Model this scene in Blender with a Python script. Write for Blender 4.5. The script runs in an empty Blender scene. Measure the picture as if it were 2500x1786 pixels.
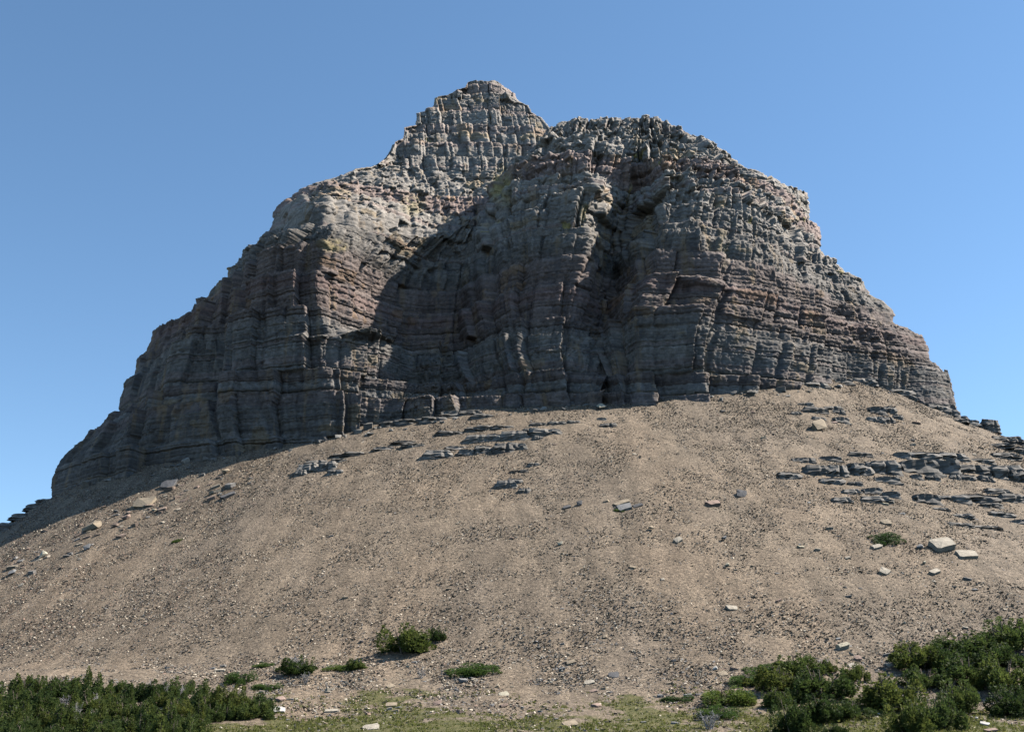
import bpy, bmesh, math, random
import numpy as np
from mathutils import Vector, Matrix

R = math.radians
rng = np.random.default_rng(7)
random.seed(7)
SC = bpy.context.scene
COL = SC.collection

# ------------------------------------------------------------------ camera, sky, sun, exposure
FOC, PITCH, EYE = 2680.0, R(19.5), 1.7            # focal length in pixels of a 2500 px wide picture
cam_d = bpy.data.cameras.new('camera')
cam = bpy.data.objects.new('camera', cam_d)
COL.objects.link(cam)
cam.location = (0, 0, EYE)
cam.rotation_euler = (math.pi / 2 + PITCH, 0, 0)
cam_d.sensor_width = 36.0
cam_d.lens = 36.0 * FOC / 2500.0
cam_d.clip_start, cam_d.clip_end = 0.5, 60000
SC.camera = cam

SUN_EL, SUN_AZ = R(48), R(78)      # azimuth clockwise from +Y (the view direction): right and a little behind the mountain
to_sun = Vector((math.cos(SUN_EL) * math.sin(SUN_AZ), math.cos(SUN_EL) * math.cos(SUN_AZ), math.sin(SUN_EL)))
sd = bpy.data.lights.new('sun', 'SUN')
sd.energy, sd.angle, sd.color = 5.0, R(0.53), (1.0, 0.94, 0.85)
sun = bpy.data.objects.new('sun', sd)
COL.objects.link(sun)
sun.rotation_euler = (-to_sun).to_track_quat('-Z', 'Y').to_euler()

world = bpy.data.worlds.new('World')
SC.world = world
world.use_nodes = True
wn = world.node_tree
sky = wn.nodes.new('ShaderNodeTexSky')
sky.sky_type = 'NISHITA'
sky.sun_disc = False
sky.sun_elevation = SUN_EL
sky.sun_rotation = SUN_AZ
sky.altitude = 2000
sky.air_density, sky.dust_density, sky.ozone_density = 1.0, 0.2, 1.0
bg = wn.nodes['Background']
bg.inputs['Strength'].default_value = 0.084
hs = wn.nodes.new('ShaderNodeHueSaturation')
hs.inputs['Saturation'].default_value = 1.09
hs.inputs['Hue'].default_value = 0.493
wn.links.new(sky.outputs['Color'], hs.inputs['Color'])
wn.links.new(hs.outputs['Color'], bg.inputs['Color'])
SC.view_settings.view_transform = 'Standard'
SC.view_settings.look = 'None'
SC.view_settings.exposure = 1.3
SC.view_settings.gamma = 1.0
SC.view_settings.use_curve_mapping = False
SC.cycles.diffuse_bounces = 0

# ------------------------------------------------------------------ numpy noise
def _h(ix, iy, iz, seed):
    h = (ix.astype(np.int64) * 374761393 + iy.astype(np.int64) * 668265263 + iz.astype(np.int64) * 2147483647 + seed * 974634541) & 0xFFFFFFFF
    h = h.astype(np.uint32)
    h ^= h >> np.uint32(13); h *= np.uint32(1274126177)
    h ^= h >> np.uint32(16); h *= np.uint32(2246822519)
    h ^= h >> np.uint32(13)
    return h.astype(np.float32) * np.float32(1 / 4294967295.0)

def hsh(a, b=0, seed=0):
    a = np.asarray(a); b = np.asarray(b)
    a, b = np.broadcast_arrays(a, b)
    return _h(a, b, np.zeros_like(a, dtype=np.int64), seed)

def vnoise2(x, y, seed=0):
    xi = np.floor(x).astype(np.int64); yi = np.floor(y).astype(np.int64)
    fx = (x - xi).astype(np.float32); fy = (y - yi).astype(np.float32)
    fx = fx * fx * (3 - 2 * fx); fy = fy * fy * (3 - 2 * fy)
    z = np.zeros_like(xi)
    a = _h(xi, yi, z, seed); b = _h(xi + 1, yi, z, seed)
    c = _h(xi, yi + 1, z, seed); d = _h(xi + 1, yi + 1, z, seed)
    return ((a + (b - a) * fx) * (1 - fy) + (c + (d - c) * fx) * fy) * 2 - 1

def vnoise3(x, y, z, seed=0):
    xi = np.floor(x).astype(np.int64); yi = np.floor(y).astype(np.int64); zi = np.floor(z).astype(np.int64)
    fx = (x - xi).astype(np.float32); fy = (y - yi).astype(np.float32); fz = (z - zi).astype(np.float32)
    fx = fx * fx * (3 - 2 * fx); fy = fy * fy * (3 - 2 * fy); fz = fz * fz * (3 - 2 * fz)
    def pl(k):
        a = _h(xi, yi, zi + k, seed); b = _h(xi + 1, yi, zi + k, seed)
        c = _h(xi, yi + 1, zi + k, seed); d = _h(xi + 1, yi + 1, zi + k, seed)
        return (a + (b - a) * fx) * (1 - fy) + (c + (d - c) * fx) * fy
    p0 = pl(0); p1 = pl(1)
    return (p0 + (p1 - p0) * fz) * 2 - 1

def fbm2(x, y, octv, seed=0, gain=0.5):
    t = 0; a = 1.0
    for o in range(octv):
        t = t + a * vnoise2(x * 2 ** o + 17.3 * o, y * 2 ** o - 9.1 * o, seed + o); a *= gain
    return t

def fracture(x, y, z, jxy, jz, seed):
    """Cells of broken rock: boxy in section. Returns a hash per cell, the offset from its centre, and the gap to the next cell."""
    xi = np.floor(x).astype(np.int64); yi = np.floor(y).astype(np.int64); zi = np.floor(z).astype(np.int64)
    f1 = np.full(x.shape, 9.0, np.float32); f2 = f1.copy()
    cid = np.zeros(x.shape, np.int64); off = [np.zeros(x.shape, np.float32) for _ in range(3)]
    for a in (-1, 0, 1):
        for b in (-1, 0, 1):
            for c in (-1, 0, 1):
                X, Y, Z = xi + a, yi + b, zi + c
                h = (_h(X, Y, Z, seed) * 16777215).astype(np.int64)
                dx = (x - (X + 0.5 + jxy * ((h & 255) / 255.0 - 0.5))).astype(np.float32)
                dy = (y - (Y + 0.5 + jxy * (((h >> 8) & 255) / 255.0 - 0.5))).astype(np.float32)
                dz = (z - (Z + 0.5 + jz * (((h >> 16) & 255) / 255.0 - 0.5))).astype(np.float32)
                d = np.maximum(np.maximum(np.abs(dx + 0.25 * dy), np.abs(dy - 0.25 * dx)), np.abs(dz)) + 0.25 * (np.abs(dx) + np.abs(dy) + np.abs(dz))
                m = d < f1
                f2 = np.where(m, f1, np.minimum(f2, d)); f1 = np.where(m, d, f1)
                cid = np.where(m, h, cid)
                for k, v in enumerate((dx, dy, dz)): off[k] = np.where(m, v, off[k])
    r = lambda k: hsh(cid, k, seed + 5)
    return r, off, f2 - f1

# ------------------------------------------------------------------ mesh and tagging helpers
def mesh_obj(name, verts, faces, mat=None, parent=None, smooth=False):
    """verts (n,3) array; faces: (m,k) int array of equal sized polygons."""
    me = bpy.data.meshes.new(name)
    verts = np.asarray(verts, dtype=np.float32); faces = np.asarray(faces, dtype=np.int32)
    n, k = faces.shape
    me.vertices.add(len(verts)); me.vertices.foreach_set('co', verts.ravel())
    me.loops.add(n * k); me.loops.foreach_set('vertex_index', faces.ravel())
    me.polygons.add(n)
    me.polygons.foreach_set('loop_start', np.arange(n, dtype=np.int32) * k)
    me.polygons.foreach_set('loop_total', np.full(n, k, dtype=np.int32))
    me.update(calc_edges=True)
    me.validate()
    if smooth:
        me.polygons.foreach_set('use_smooth', np.ones(n, dtype=bool))
    if mat: me.materials.append(mat)
    o = bpy.data.objects.new(name, me)
    COL.objects.link(o)
    if parent: o.parent = parent
    return o

def set_attr(o, name, vals):
    a = o.data.attributes.new(name, 'FLOAT_COLOR', 'POINT')
    v = np.ones((len(o.data.vertices), 4), dtype=np.float32)
    v[:, :3] = vals
    a.data.foreach_set('color', v.ravel())

def tag(o, label=None, cat=None, group=None, kind=None):
    if label: o['label'] = label
    if cat: o['category'] = cat; o['kind'] = 'thing'
    if group: o['group'] = group
    if kind: o['kind'] = kind
    return o

def empty(name, loc=(0, 0, 0), rot=(0, 0, 0), scale=(1, 1, 1)):
    o = bpy.data.objects.new(name, None)
    o.empty_display_size = 0.5
    COL.objects.link(o)
    o.location = loc; o.rotation_euler = rot; o.scale = scale
    return o

# ------------------------------------------------------------------ the lie of the land
CP, SP = math.cos(PITCH), math.sin(PITCH)
def at(px, py, d):
    """World point seen at photo pixel (px,py), d metres away along the ground."""
    up = 893.0 - py
    t = d / (FOC * CP - up * SP)
    return np.array(((px - 1250.0) * t, d, EYE + (FOC * SP + up * CP) * t))

def ground_h(x, y):
    """Smooth height of the meadow and the scree cone wrapped round the foot of the cliffs."""
    x = np.asarray(x, dtype=np.float64); y = np.asarray(y, dtype=np.float64)
    a = np.where(x > 0, 133.0, 135.0); b, yc = 66.0, 356.0
    X = x / a; Y = (y - yc) / b
    q = (np.abs(X) ** 2.5 + np.abs(Y) ** 2.5) ** (1 / 2.5) + 1e-6
    rad = np.hypot(x, y - yc) / q * (q - 1)
    rad = np.maximum(rad, -25)
    s = 92 + 0.08 * np.clip(x, -200, 0) + 0.105 * np.clip(x, 0, 200) - 0.65 * rad
    s = s + 0.9 * vnoise2(x / 38, y / 60, 5) + 0.35 * vnoise2(x / 14, y / 30, 6)
    m = 13.3 * (np.clip(y - 80, 0, 90) / 90.0) ** 2 + 0.6 * vnoise2(x / 22, y / 16, 8) * np.clip((y - 60) / 60, 0, 1)
    k = 6.0
    h = np.maximum(k - np.abs(s - m), 0) / k
    return np.maximum(s, m) + h * h * k * 0.25

def hit(px, py, d0=62.0, d1=430.0, step=0.25):
    """Where the line of sight through a photo pixel meets the ground."""
    d = np.arange(d0, d1, step)
    up = 893.0 - py
    t = d / (FOC * CP - up * SP)
    z = EYE + (FOC * SP + up * CP) * t
    g = ground_h((px - 1250.0) * t, d)
    i = np.argmax(g > z)
    if not (g > z).any():
        i = np.argmin(z - g + 1e6 * (d < 150))
    return float(d[i])

def hit_pt(px, py):
    d = hit(px, py)
    p = at(px, py, d)
    return np.array((p[0], p[1], float(ground_h(p[0], p[1]))))

# ------------------------------------------------------------------ materials
def new_mat(name):
    m = bpy.data.materials.new(name)
    m.use_nodes = True
    nt = m.node_tree
    b = nt.nodes['Principled BSDF']
    b.inputs['Roughness'].default_value = 0.9
    b.inputs['Specular IOR Level'].default_value = 0.2
    return m, nt, b

def node(nt, typ, **kw):
    n = nt.nodes.new(typ)
    for k, v in kw.items():
        if k in n.inputs: n.inputs[k].default_value = v
        else: setattr(n, k, v)
    return n

def noise(nt, vec, scale, detail=4, rough=0.55):
    n = node(nt, 'ShaderNodeTexNoise', Scale=scale, Detail=detail, Roughness=rough)
    if vec is not None: nt.links.new(vec, n.inputs['Vector'])
    return n

def mapping(nt, vec, scale):
    n = node(nt, 'ShaderNodeMapping')
    n.inputs['Scale'].default_value = scale
    nt.links.new(vec, n.inputs['Vector'])
    return n.outputs['Vector']

def ramp(nt, fac, stops):
    n = node(nt, 'ShaderNodeValToRGB')
    e = n.color_ramp.elements
    while len(e) < len(stops): e.new(0.5)
    for i, (p, c) in enumerate(stops):
        e[i].position = p
        e[i].color = (*c, 1) if isinstance(c, tuple) else (c, c, c, 1)
    nt.links.new(fac, n.inputs['Fac'])
    return n.outputs['Color']

def mix(nt, fac, a, b, mode='MIX'):
    n = node(nt, 'ShaderNodeMix', data_type='RGBA', blend_type=mode)
    for s, v in ((n.inputs[0], fac), (n.inputs[6], a), (n.inputs[7], b)):
        if hasattr(v, 'links') or isinstance(v, bpy.types.NodeSocket): nt.links.new(v, s)
        elif isinstance(v, tuple): s.default_value = (*v, 1)
        else: s.default_value = v
    return n.outputs[2]

def bump(nt, bsdf, height, strength, dist):
    n = node(nt, 'ShaderNodeBump', Strength=strength, Distance=dist)
    nt.links.new(height, n.inputs['Height'])
    nt.links.new(n.outputs['Normal'], bsdf.inputs['Normal'])

def make_cliff_mat():
    m, nt, b = new_mat('layered_cliff_rock')
    g = node(nt, 'ShaderNodeNewGeometry').outputs['Position']
    at_ = node(nt, 'ShaderNodeAttribute', attribute_name='tint').outputs['Color']
    fine = noise(nt, g, 0.9, 6, 0.65)
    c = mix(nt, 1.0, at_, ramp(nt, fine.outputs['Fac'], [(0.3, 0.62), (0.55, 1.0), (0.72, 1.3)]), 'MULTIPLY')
    # thin beds
    beds = noise(nt, mapping(nt, g, (0.02, 0.02, 1.3)), 1.0, 3, 0.6)
    c = mix(nt, 0.8, c, ramp(nt, beds.outputs['Fac'], [(0.36, 0.7), (0.5, 1.0), (0.66, 1.22)]), 'MULTIPLY')
    # water streaks and rusty stains running down the walls
    st = noise(nt, mapping(nt, g, (0.22, 0.22, 0.025)), 1.0, 4, 0.6)
    c = mix(nt, ramp(nt, st.outputs['Fac'], [(0.56, 0.0), (0.7, 0.75)]), c, mix(nt, 0.8, c, (0.26, 0.18, 0.10)), 'MIX')
    st2 = noise(nt, mapping(nt, g, (0.35, 0.35, 0.04)), 1.0, 3, 0.5)
    c = mix(nt, ramp(nt, st2.outputs['Fac'], [(0.58, 0.0), (0.7, 0.55)]), c, (0.055, 0.055, 0.06), 'MIX')
    nt.links.new(c, b.inputs['Base Color'])
    hn = noise(nt, mapping(nt, g, (1, 1, 2.4)), 1.6, 6, 0.7)
    bump(nt, b, hn.outputs['Fac'], 0.35, 0.4)
    b.inputs['Roughness'].default_value = 0.85
    return m

def make_stone_mat():
    m, nt, b = new_mat('slab_stone')
    tc = node(nt, 'ShaderNodeTexCoord').outputs['Object']
    at_ = node(nt, 'ShaderNodeAttribute', attribute_name='tint').outputs['Color']
    oi = node(nt, 'ShaderNodeObjectInfo').outputs['Color']
    n1 = noise(nt, tc, 2.2, 6, 0.7)
    c = mix(nt, 1.0, at_, oi, 'MULTIPLY')
    c = mix(nt, 1.0, c, ramp(nt, n1.outputs['Fac'], [(0.3, 0.66), (0.55, 1.0), (0.75, 1.2)]), 'MULTIPLY')
    nt.links.new(c, b.inputs['Base Color'])
    bump(nt, b, noise(nt, mapping(nt, tc, (1, 1, 4)), 3.0, 6, 0.7).outputs['Fac'], 0.5, 0.3)
    return m

def make_gravel_mat():
    m, nt, b = new_mat('gravel_stone')
    t = node(nt, 'ShaderNodeAttribute', attribute_name='tone', attribute_type='INSTANCER').outputs['Color']
    nt.links.new(t, b.inputs['Base Color'])
    return m

def make_scree_mat(meadow=False):
    m, nt, b = new_mat('meadow_soil' if meadow else 'scree_rubble')
    g = node(nt, 'ShaderNodeNewGeometry').outputs['Position']
    big = noise(nt, mapping(nt, g, (1, 0.35, 0.35)), 0.045, 4, 0.55)
    mid = noise(nt, mapping(nt, g, (1, 0.4, 0.4)), 0.28, 5, 0.65)
    c = ramp(nt, big.outputs['Fac'], [(0.3, (0.152, 0.120, 0.090)), (0.5, (0.170, 0.132, 0.095)), (0.7, (0.190, 0.143, 0.100))])
    c = mix(nt, 0.8, c, ramp(nt, mid.outputs['Fac'], [(0.3, 0.78), (0.5, 1.0), (0.7, 1.18)]), 'MULTIPLY')
    stk = noise(nt, mapping(nt, g, (0.30, 0.035, 0.035)), 1.0, 5, 0.6)
    c = mix(nt, 0.9, c, ramp(nt, stk.outputs['Fac'], [(0.32, 0.74), (0.5, 1.0), (0.66, 1.22)]), 'MULTIPLY')
    v = node(nt, 'ShaderNodeTexVoronoi', Scale=2.6)
    nt.links.new(g, v.inputs['Vector'])
    sep = node(nt, 'ShaderNodeSeparateColor'); nt.links.new(v.outputs['Color'], sep.inputs[0])
    c = mix(nt, 0.85, c, ramp(nt, sep.outputs[0], [(0.0, 0.55), (0.25, 0.85), (0.7, 1.05), (0.92, 1.3), (1.0, 1.7)]), 'MULTIPLY')
    v2 = node(nt, 'ShaderNodeTexVoronoi', Scale=5.5)
    nt.links.new(g, v2.inputs['Vector'])
    sep2 = node(nt, 'ShaderNodeSeparateColor'); nt.links.new(v2.outputs['Color'], sep2.inputs[0])
    c = mix(nt, 0.7, c, ramp(nt, sep2.outputs[1], [(0.0, 0.6), (0.5, 1.0), (1.0, 1.4)]), 'MULTIPLY')
    # turf: thick on the flat, thinning out among the stones
    at_ = node(nt, 'ShaderNodeAttribute', attribute_name='turf').outputs['Fac']
    gn = noise(nt, g, 0.35, 5, 0.65)
    ad = node(nt, 'ShaderNodeMath', operation='ADD'); nt.links.new(at_, ad.inputs[0]); nt.links.new(gn.outputs['Fac'], ad.inputs[1])
    f = ramp(nt, ad.outputs[0], [(0.86, 0.0), (1.14, 0.85)])
    gc = noise(nt, g, 1.1, 4, 0.7)
    green = ramp(nt, gc.outputs['Fac'], [(0.3, (0.045, 0.054, 0.014)), (0.5, (0.077, 0.079, 0.023)), (0.72, (0.135, 0.113, 0.045))])
    c = mix(nt, f, c, green)
    nt.links.new(c, b.inputs['Base Color'])
    hb = noise(nt, g, 1.8, 6, 0.75)
    bump(nt, b, hb.outputs['Fac'], 0.9, 0.5)
    return m

def make_leaf_mat(name, dark, mid, light):
    m, nt, b = new_mat(name)
    g = node(nt, 'ShaderNodeNewGeometry').outputs['Position']
    oi = node(nt, 'ShaderNodeObjectInfo')
    n1 = noise(nt, g, 1.1, 5, 0.7)
    c = ramp(nt, n1.outputs['Fac'], [(0.32, dark), (0.52, mid), (0.7, light)])
    c = mix(nt, 1.0, c, ramp(nt, oi.outputs['Random'], [(0.0, (0.6, 0.72, 0.66)), (0.45, (1.1, 1.18, 1.08)), (0.8, (1.5, 1.42, 1.12)), (1.0, (1.6, 1.4, 1.1))]), 'MULTIPLY')
    nt.links.new(c, b.inputs['Base Color'])
    b.inputs['Roughness'].default_value = 0.7
    tl = node(nt, 'ShaderNodeBsdfTranslucent'); nt.links.new(c, tl.inputs['Color'])
    ms = node(nt, 'ShaderNodeMixShader', Fac=0.42)
    nt.links.new(b.outputs[0], ms.inputs[1]); nt.links.new(tl.outputs[0], ms.inputs[2])
    nt.links.new(ms.outputs[0], nt.nodes['Material Output'].inputs['Surface'])
    return m

def make_plain_mat(name, c0, c1, scale=3.0):
    m, nt, b = new_mat(name)
    g = node(nt, 'ShaderNodeNewGeometry').outputs['Position']
    n1 = noise(nt, g, scale, 4, 0.65)
    nt.links.new(ramp(nt, n1.outputs['Fac'], [(0.3, c0), (0.7, c1)]), b.inputs['Base Color'])
    return m

M_CLIFF = make_cliff_mat()
M_STONE = make_stone_mat()
M_GRAVEL = make_gravel_mat()
M_SCREE = make_scree_mat()
M_MEADOW = make_scree_mat(True)
M_FIR = make_leaf_mat('fir_needles', (0.029, 0.045, 0.016), (0.059, 0.081, 0.024), (0.108, 0.119, 0.036))
M_MAT = make_leaf_mat('juniper_needles', (0.032, 0.059, 0.016), (0.058, 0.094, 0.023), (0.101, 0.126, 0.035))
M_BARK = make_plain_mat('bark', (0.10, 0.075, 0.055), (0.2, 0.16, 0.13))
M_DEAD = make_plain_mat('weathered_dead_wood', (0.22, 0.2, 0.19), (0.42, 0.39, 0.37))
M_GRASS = make_leaf_mat('dry_meadow_grass', (0.072, 0.084, 0.022), (0.120, 0.120, 0.034), (0.208, 0.176, 0.068))

# ------------------------------------------------------------------ ground sheets
def stretched(lo, hi, step, far, n):
    mid = np.arange(lo, hi + 1e-6, step)
    g = np.geomspace(step, far, n).cumsum()
    return np.concatenate(((lo - g)[::-1], mid, hi + g))
gx = stretched(-175, 185, 0.8, 6000, 26)
gy = np.concatenate((-np.geomspace(10, 9000, 14)[::-1] + 40, np.arange(44, 80, 3.0), np.arange(80, 345, 0.8), 345 + np.geomspace(1, 9000, 30).cumsum()))
GX, GY = np.meshgrid(gx, gy)
GZ = ground_h(GX, GY)
near = ((np.abs(GX) < 180) & (GY > 60) & (GY < 345))
GZ += near * (0.10 * vnoise2(GX / 2.6, GY / 2.6, 21) + 0.09 * vnoise2(GX / 1.1, GY / 1.1, 22))
GZ += near * 0.12 * fbm2(GX / 8, GY / 9, 2, 24)
gv = np.stack((GX, GY, GZ), -1).reshape(-1, 3)
ny, nx = GX.shape
ii = (np.arange(ny - 1)[:, None] * nx + np.arange(nx - 1)[None]).ravel()
gf = np.stack((ii, ii + 1, ii + nx + 1, ii + nx), 1)

def foot_y(x):
    """Jagged line where scree gives way to meadow."""
    return 156 + 3 * np.sin(x / 19) + 6 * vnoise2(x / 14, x * 0 + 3.3, 30)
def turf_amount(x, y):
    t = np.clip((foot_y(x) - 4 - y) / 22, -0.4, 1) * 0.62
    t = t + 0.34 * vnoise2(x / 8, y / 6, 33) + 0.22 * vnoise2(x / 2.6, y / 2.4, 34)
    # the turf is thickest left and right, stony in the middle
    t = t + 0.20 * np.clip((np.abs(x - 10) - 12) / 24, -0.4, 1) * (y < 165) + 0.16 * np.exp(-((x + 14) / 18) ** 2) * (y < 158)
    return np.clip(t, 0, 1)
turf = turf_amount(gv[:, 0], gv[:, 1])
fc = gv[gf].mean(1)
is_mead = fc[:, 1] < foot_y(fc[:, 0]) - 4 + 5 * vnoise2(fc[:, 0] / 2.5, fc[:, 1] / 2.5, 31)
# everything beyond the mountain belongs to the scree sheet
def sub_sheet(name, mask, mat):
    f = gf[mask]; u, inv = np.unique(f, return_inverse=True)
    o = mesh_obj(name, gv[u], inv.reshape(f.shape), mat, smooth=True)
    a = o.data.attributes.new('turf', 'FLOAT', 'POINT')
    a.data.foreach_set('value', turf[u].astype(np.float32))
    o['kind'] = 'structure'
    return o
scree = sub_sheet('scree_slope', ~is_mead, M_SCREE)
meadow = sub_sheet('meadow', is_mead, M_MEADOW)

# ------------------------------------------------------------------ the mountain: control columns (photo px, py, setback from its foot)
def silh(pts, d0, d1):
    """A skyline column: depth grows evenly with height."""
    n = len(pts); y0, y1 = pts[0][1], pts[-1][1]
    return [(p[0], p[1], d0 + (d1 - d0) * (y0 - p[1]) / (y0 - y1)) for p in pts]

LEFT_SKY = [(123, 1212), (124, 1191), (126, 1170), (136, 1151), (140, 1141), (154, 1117), (169, 1102), (191, 1089), (207, 1080), (230, 1058),
            (259, 1031), (289, 1009), (288, 994), (292, 973), (304, 944), (320, 932), (329, 927), (333, 904), (334, 883), (341, 870), (354, 859),
            (365, 841), (378, 819), (397, 802), (418, 794), (444, 784), (469, 772), (473, 761), (483, 743), (501, 736), (513, 714), (534, 695),
            (552, 691), (554, 665), (560, 658), (577, 655), (581, 636), (593, 625), (614, 622), (617, 612), (624, 607), (627, 588), (643, 575), (656, 567)]
RIGHT_SKY = [(2336, 990), (2332, 975), (2324, 933), (2308, 914), (2292, 896), (2269, 883), (2265, 848), (2244, 819), (2218, 802), (2180, 796),
             (2182, 771), (2175, 756), (2146, 732), (2125, 721), (2100, 688), (2072, 680), (2045, 648), (2016, 627), (2002, 603), (1996, 581),
             (1993, 552), (1981, 539), (1980, 502), (1971, 491), (1967, 472)]
COLS_A = [
    silh(LEFT_SKY, 0, 46),
    [(300, 1162, 0), (345, 1050, 3), (415, 900, 8), (470, 810, 13), (550, 715, 22), (600, 640, 28), (690, 560, 36)],
    [(530, 1112, 0), (530, 1000, 8), (540, 900, 14), (555, 800, 19), (575, 700, 24), (600, 630, 29), (720, 556, 36)],
    [(560, 1108, 0), (550, 1000, 3), (553, 900, 5), (566, 800, 8), (592, 690, 12), (622, 620, 17), (740, 553, 25)],
    [(680, 1092, 0), (675, 1000, 2), (680, 900, 3), (690, 800, 5), (700, 700, 8), (720, 620, 12), (795, 546, 19)],
    [(800, 1072, 0), (790, 960, 0.3), (785, 880, 0.8), (782, 825, 1.5), (800, 818, 4.5), (785, 760, 5.5), (775, 690, 7), (790, 600, 10), (815, 545, 16)],
    [(950, 1035, 1), (955, 960, 5), (945, 880, 10), (930, 830, 14), (905, 815, 21), (895, 760, 23), (895, 700, 25), (960, 640, 30), (1020, 575, 37)],
    [(1010, 1025, 0), (1020, 970, 8), (1010, 900, 26), (1000, 800, 36), (1000, 700, 41), (1030, 640, 44), (1100, 575, 46)],
    [(1110, 1008, 0), (1110, 960, 8), (1120, 900, 24), (1130, 800, 38), (1130, 700, 45), (1140, 600, 50), (1170, 520, 54)],
    [(1200, 1000, 0), (1210, 950, 5), (1215, 880, 14), (1210, 800, 18), (1205, 700, 23), (1215, 600, 28), (1230, 500, 36), (1262, 400, 48), (1345, 310, 62)],
    [(1290, 997, 0), (1290, 900, 3), (1280, 870, 5), (1285, 850, 10), (1290, 780, 14), (1300, 700, 17), (1305, 600, 20), (1320, 500, 28), (1350, 420, 36), (1400, 340, 50), (1420, 290, 62)],
    [(1390, 986, 0), (1390, 900, 2), (1388, 860, 3), (1385, 852, 8), (1395, 780, 12), (1400, 700, 15), (1420, 640, 17), (1440, 540, 22), (1450, 470, 26), (1460, 400, 36), (1480, 330, 48), (1490, 285, 60)],
    [(1470, 978, 0), (1470, 900, 10), (1475, 800, 22), (1482, 700, 34), (1505, 600, 44), (1528, 520, 48), (1540, 460, 45), (1545, 400, 40), (1550, 330, 52), (1550, 284, 62)],
    [(1552, 976, -1), (1548, 850, 0), (1550, 750, 0), (1565, 710, 1), (1590, 690, 5), (1600, 600, 10), (1620, 520, 16), (1630, 460, 22), (1625, 400, 36), (1610, 330, 50), (1600, 286, 62)],
    [(1690, 972, 0), (1690, 850, 1), (1690, 760, 3), (1700, 690, 6), (1705, 680, 10), (1710, 600, 13), (1715, 540, 16), (1720, 480, 24), (1710, 420, 34), (1690, 370, 46), (1670, 316, 58)],
    [(1830, 962, 0), (1830, 850, 6), (1830, 750, 11), (1830, 690, 14), (1835, 660, 18), (1830, 600, 21), (1830, 540, 26), (1820, 480, 30), (1800, 430, 42), (1770, 372, 56)],
    [(1945, 952, 0), (1935, 850, 10), (1930, 750, 16), (1920, 690, 20), (1905, 620, 25), (1900, 550, 30), (1890, 490, 37), (1870, 428, 50)],
    [(2060, 922, 0), (2050, 850, 4), (2030, 800, 8), (2000, 740, 13), (1965, 680, 21), (1940, 600, 29), (1925, 530, 36), (1915, 447, 46)],
    [(2170, 938, 0), (2160, 880, 5), (2130, 830, 9), (2080, 800, 13), (2050, 760, 18), (2010, 710, 24), (1975, 650, 32), (1955, 580, 40), (1945, 462, 50)],
    silh(RIGHT_SKY, 12, 82),
]
B_LEFT = [(650, 640, 348), (672, 535, 350), (674, 518, 350), (684, 500, 351), (706, 484, 353), (730, 462, 355), (775, 446, 358), (823, 432, 361),
          (863, 413, 364), (892, 410, 366), (938, 402, 370), (956, 395, 371), (960, 348, 374), (982, 340, 377), (987, 312, 380),
          (1016, 307, 384), (1021, 277, 387), (1060, 269, 391), (1066, 238, 393), (1092, 234, 395), (1114, 223, 396), (1134, 214, 398),
          (1140, 203, 399), (1160, 198, 400)]
B_RIGHT = [(1420, 640, 380), (1420, 540, 384), (1400, 420, 388), (1370, 340, 390), (1339, 306, 392), (1324, 288, 394), (1305, 277, 397), (1292, 258, 399),
           (1263, 249, 401), (1252, 229, 403), (1234, 213, 405), (1215, 200, 405), (1208, 197, 405)]
COLS_B = [
    B_LEFT,
    [(780, 620, 303), (775, 545, 306), (765, 505, 308), (790, 470, 320), (830, 442, 346), (900, 412, 362), (960, 380, 372), (985, 345, 375), (1020, 310, 383), (1045, 275, 388), (1085, 250, 392), (1120, 225, 396), (1165, 198, 400)],
    [(890, 605, 312), (890, 552, 314), (890, 510, 319), (895, 480, 331), (905, 450, 346), (930, 415, 362), (985, 390, 371), (1010, 350, 374), (1040, 318, 382), (1060, 285, 386), (1095, 262, 391), (1130, 230, 396), (1170, 197, 400)],
    [(1000, 605, 331), (1000, 572, 332), (1000, 520, 340), (1005, 480, 350), (1015, 440, 362), (1035, 400, 370), (1050, 360, 374), (1080, 330, 381), (1100, 290, 385), (1120, 262, 391), (1150, 228, 397), (1178, 196, 400)],
    [(1110, 605, 342), (1100, 570, 343), (1100, 520, 349), (1105, 470, 359), (1110, 430, 368), (1120, 390, 374), (1130, 350, 379), (1150, 320, 382), (1160, 290, 386), (1175, 260, 391), (1185, 225, 397), (1190, 196, 400)],
    [(1190, 600, 349), (1190, 530, 351), (1190, 480, 357), (1190, 430, 370), (1200, 390, 376), (1215, 350, 380), (1220, 320, 384), (1215, 290, 388), (1210, 260, 392), (1205, 225, 397), (1200, 196, 401)],
    [(1300, 640, 366), (1300, 540, 370), (1300, 450, 375), (1300, 400, 378), (1295, 360, 382), (1285, 320, 386), (1265, 290, 390), (1245, 255, 395), (1230, 228, 399), (1205, 196, 402)],
    B_RIGHT,
]

def columns_world(cols, relative):
    out = []
    for c in cols:
        if relative:
            d0 = hit(c[0][0], c[0][1])
            w = [at(px, py, d0 + dd) for px, py, dd in c]
            w.insert(0, w[0] + np.array((0, -3.0, -14.0)))
        else:
            w = [at(px, py, d) for px, py, d in c]
        w = np.array(w)
        w[:, 2] = np.maximum.accumulate(w[:, 2] + np.arange(len(w)) * 0.02)
        out.append(w)
    return out

def resample(w, t):
    """Column polyline at normalised heights t."""
    z = w[:, 2]; u = (z - z[0]) / (z[-1] - z[0])
    return np.stack([np.interp(t, u, w[:, k]) for k in range(3)], 1)

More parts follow.
